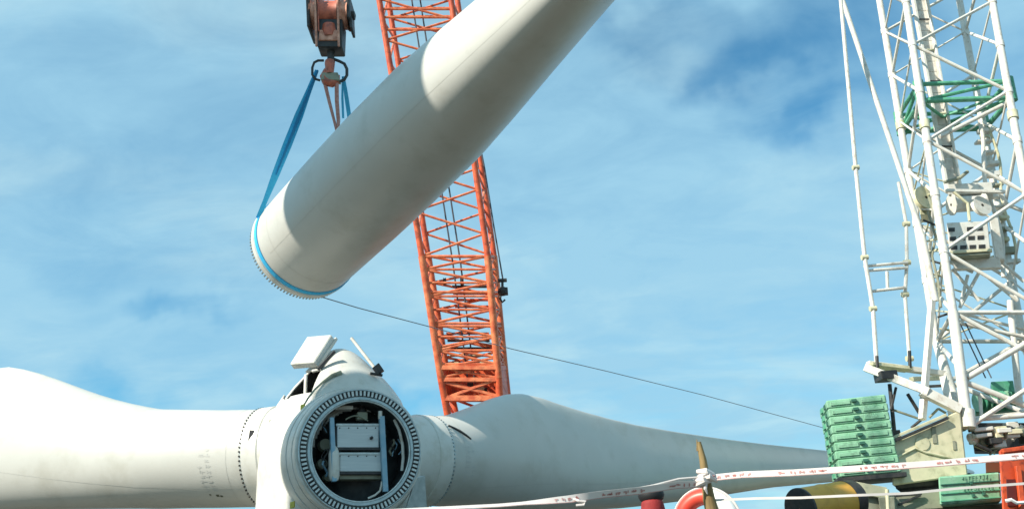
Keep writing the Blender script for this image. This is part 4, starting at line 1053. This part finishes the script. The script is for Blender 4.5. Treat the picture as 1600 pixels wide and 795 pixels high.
# ------------------------------------------------------------------ lifebuoy on a stand
LC = W(1105, 818, 10.0); lbR = .365; lbr = .085
lb = thing('lifebuoy', 'red and white lifebuoy showing its upper arc behind the wooden stake', 'lifebuoy', LC)
nrmb = (CAMPOS - LC); nrmb.z = 0; nrmb = rotz(nrmb.normalized(), -18); xb = UZ.cross(nrmb).normalized()
def torus_seg(name, a0, a1, m, r=lbr, n_=26):
    bm = bmesh.new(); pts = [LC + xb * math.cos(R(a0 + (a1 - a0) * i / n_)) * (lbR - lbr) + UZ * math.sin(R(a0 + (a1 - a0) * i / n_)) * (lbR - lbr) for i in range(n_ + 1)]
    bm_tube(bm, pts, r, 18); return link(name, finish(bm, name, True, 60), m, lb)
torus_seg('red_section', 80, 170, m_buoyr); torus_seg('white_section', -10, 78.5, m_buoyw)
torus_seg('red_section', -100, -11.5, m_buoyr); torus_seg('white_section', 171.5, 258.5, m_buoyw)
torus_seg('dark_band', 77.5, 81.5, m_dark, lbr + .008, 4)
ropep = [LC + xb * math.cos(R(a)) * (lbR + .012) + UZ * math.sin(R(a)) * (lbR + .012) for a in range(0, 361, 6)]
path('grab_line', ropep, .013, m_tape, lb, 6)
ls = thing('lifebuoy_stand', 'white painted stand carrying the lifebuoy', 'stand', (LC.x, LC.y, 0))
beam('stand_post', Vector((LC.x, LC.y + .16, 0)), Vector((LC.x, LC.y + .16, LC.z + .12)), .08, .08, m_buoyw, ls)
box('stand_arm', (LC.x, LC.y + .11, LC.z + .08), .12, .18, .06, m_buoyw, ls)
p = W(1135, 800, 10.3)

# ------------------------------------------------------------------ person (seen from behind: black cap, red hood)
PC = W(1016, 763, 9.0); hgt = PC.z
pe = thing('person', 'person in black cap and dark red hooded jacket standing behind the tape', 'person', (PC.x, PC.y, 0))
k = hgt / 1.80
def pp_(x_, y_, z_): return Vector((PC.x + x_ * k, PC.y + y_ * k, z_ * k))
def skin(name, nodes, edges, m, lvl=2):
    me = bpy.data.meshes.new(name); me.from_pydata([pp_(*n_[:3]) for n_ in nodes], edges, []); me.update()
    o = link(name, me, m, pe); sk = o.modifiers.new('skin', 'SKIN'); sk.use_smooth_shade = True
    for i, n_ in enumerate(nodes):
        me.skin_vertices[0].data[i].radius = (n_[3] * k, (n_[4] if len(n_) > 4 else n_[3]) * k)
    me.skin_vertices[0].data[0].use_root = True
    sub = o.modifiers.new('sub', 'SUBSURF'); sub.levels = lvl; sub.render_levels = lvl
    return o
body = [(0, 0, .95, .16, .11), (0, 0, 1.15, .15, .11), (0, .0, 1.35, .19, .12), (0, -.02, 1.47, .12, .09), (0, -.02, 1.54, .06, .06), (0, 0, 1.64, .07, .085), (0, 0, 1.72, .07, .08),
        (-.20, -.01, 1.42, .06), (-.26, -.02, 1.14, .048), (-.24, .12, .92, .035), (-.235, .17, .86, .03), (.20, -.01, 1.42, .06), (.26, -.02, 1.14, .048), (.24, .12, .92, .035), (.235, .17, .86, .03),
        (-.10, 0, .88, .085), (-.11, .01, .50, .06), (-.11, -.02, .10, .04), (-.11, .10, .05, .035), (.10, 0, .88, .085), (.11, .01, .50, .06), (.11, -.02, .10, .04), (.11, .10, .05, .035)]
eb = [(0, 1), (1, 2), (2, 3), (3, 4), (4, 5), (5, 6), (3, 7), (7, 8), (8, 9), (9, 10), (3, 11), (11, 12), (12, 13), (13, 14), (0, 15), (15, 16), (16, 17), (17, 18), (0, 19), (19, 20), (20, 21), (21, 22)]
skin('body', body, eb, m_skin)
jk = [(0, 0, .90, .19, .14), (0, 0, 1.15, .18, .135), (0, 0, 1.35, .22, .145), (0, -.02, 1.47, .15, .11), (-.21, -.01, 1.42, .08), (-.27, -.02, 1.14, .066), (-.25, .12, .94, .05), (.21, -.01, 1.42, .08), (.27, -.02, 1.14, .066), (.25, .12, .94, .05)]
skin('jacket', jk, [(0, 1), (1, 2), (2, 3), (3, 4), (4, 5), (5, 6), (3, 7), (7, 8), (8, 9)], m_jacket)
skin('hood', [(0, -.02, 1.46, .15, .12), (0, -.03, 1.56, .135, .12), (0, -.025, 1.66, .122, .12), (0, -.02, 1.70, .105, .11)], [(0, 1), (1, 2), (2, 3)], m_jacket)
tr_ = [(0, 0, .93, .17, .12), (-.10, 0, .86, .10), (-.11, .01, .50, .078), (-.11, -.02, .14, .06), (.10, 0, .86, .10), (.11, .01, .50, .078), (.11, -.02, .14, .06)]
skin('trousers', tr_, [(0, 1), (1, 2), (2, 3), (0, 4), (4, 5), (5, 6)], m_trous)
for s in (-1, 1):
    skin('boot', [(s * .11, -.03, .10, .055), (s * .11, 0, .055, .052), (s * .11, .14, .045, .045)], [(0, 1), (1, 2)], m_black, 1)
    base_ = (s * .235, .17, .86)
    for j, (dx, dl, rr1) in enumerate(((-.03, .085, .009), (-.01, .095, .01), (.01, .09, .01), (.03, .07, .008))):
        skin('finger', [(base_[0] + dx * .6, base_[1] + .01, base_[2] - .015, .011), (base_[0] + dx, base_[1] + .03, base_[2] - .05, rr1), (base_[0] + dx, base_[1] + .02, base_[2] - dl, rr1 * .8)], [(0, 1), (1, 2)], m_skin, 1)
    skin('thumb', [(base_[0] - s * .02, base_[1], base_[2], .012), (base_[0] - s * .045, base_[1] + .02, base_[2] - .03, .010), (base_[0] - s * .045, base_[1] + .03, base_[2] - .055, .008)], [(0, 1), (1, 2)], m_skin, 1)
lathe('cap', [(0, .085 * k), (.03 * k, .118 * k), (.07 * k, .132 * k), (.12 * k, .120 * k), (.16 * k, .08 * k), (.175 * k, .01)], pp_(0, -.01, 1.665), UZ, m_black, pe, 28)
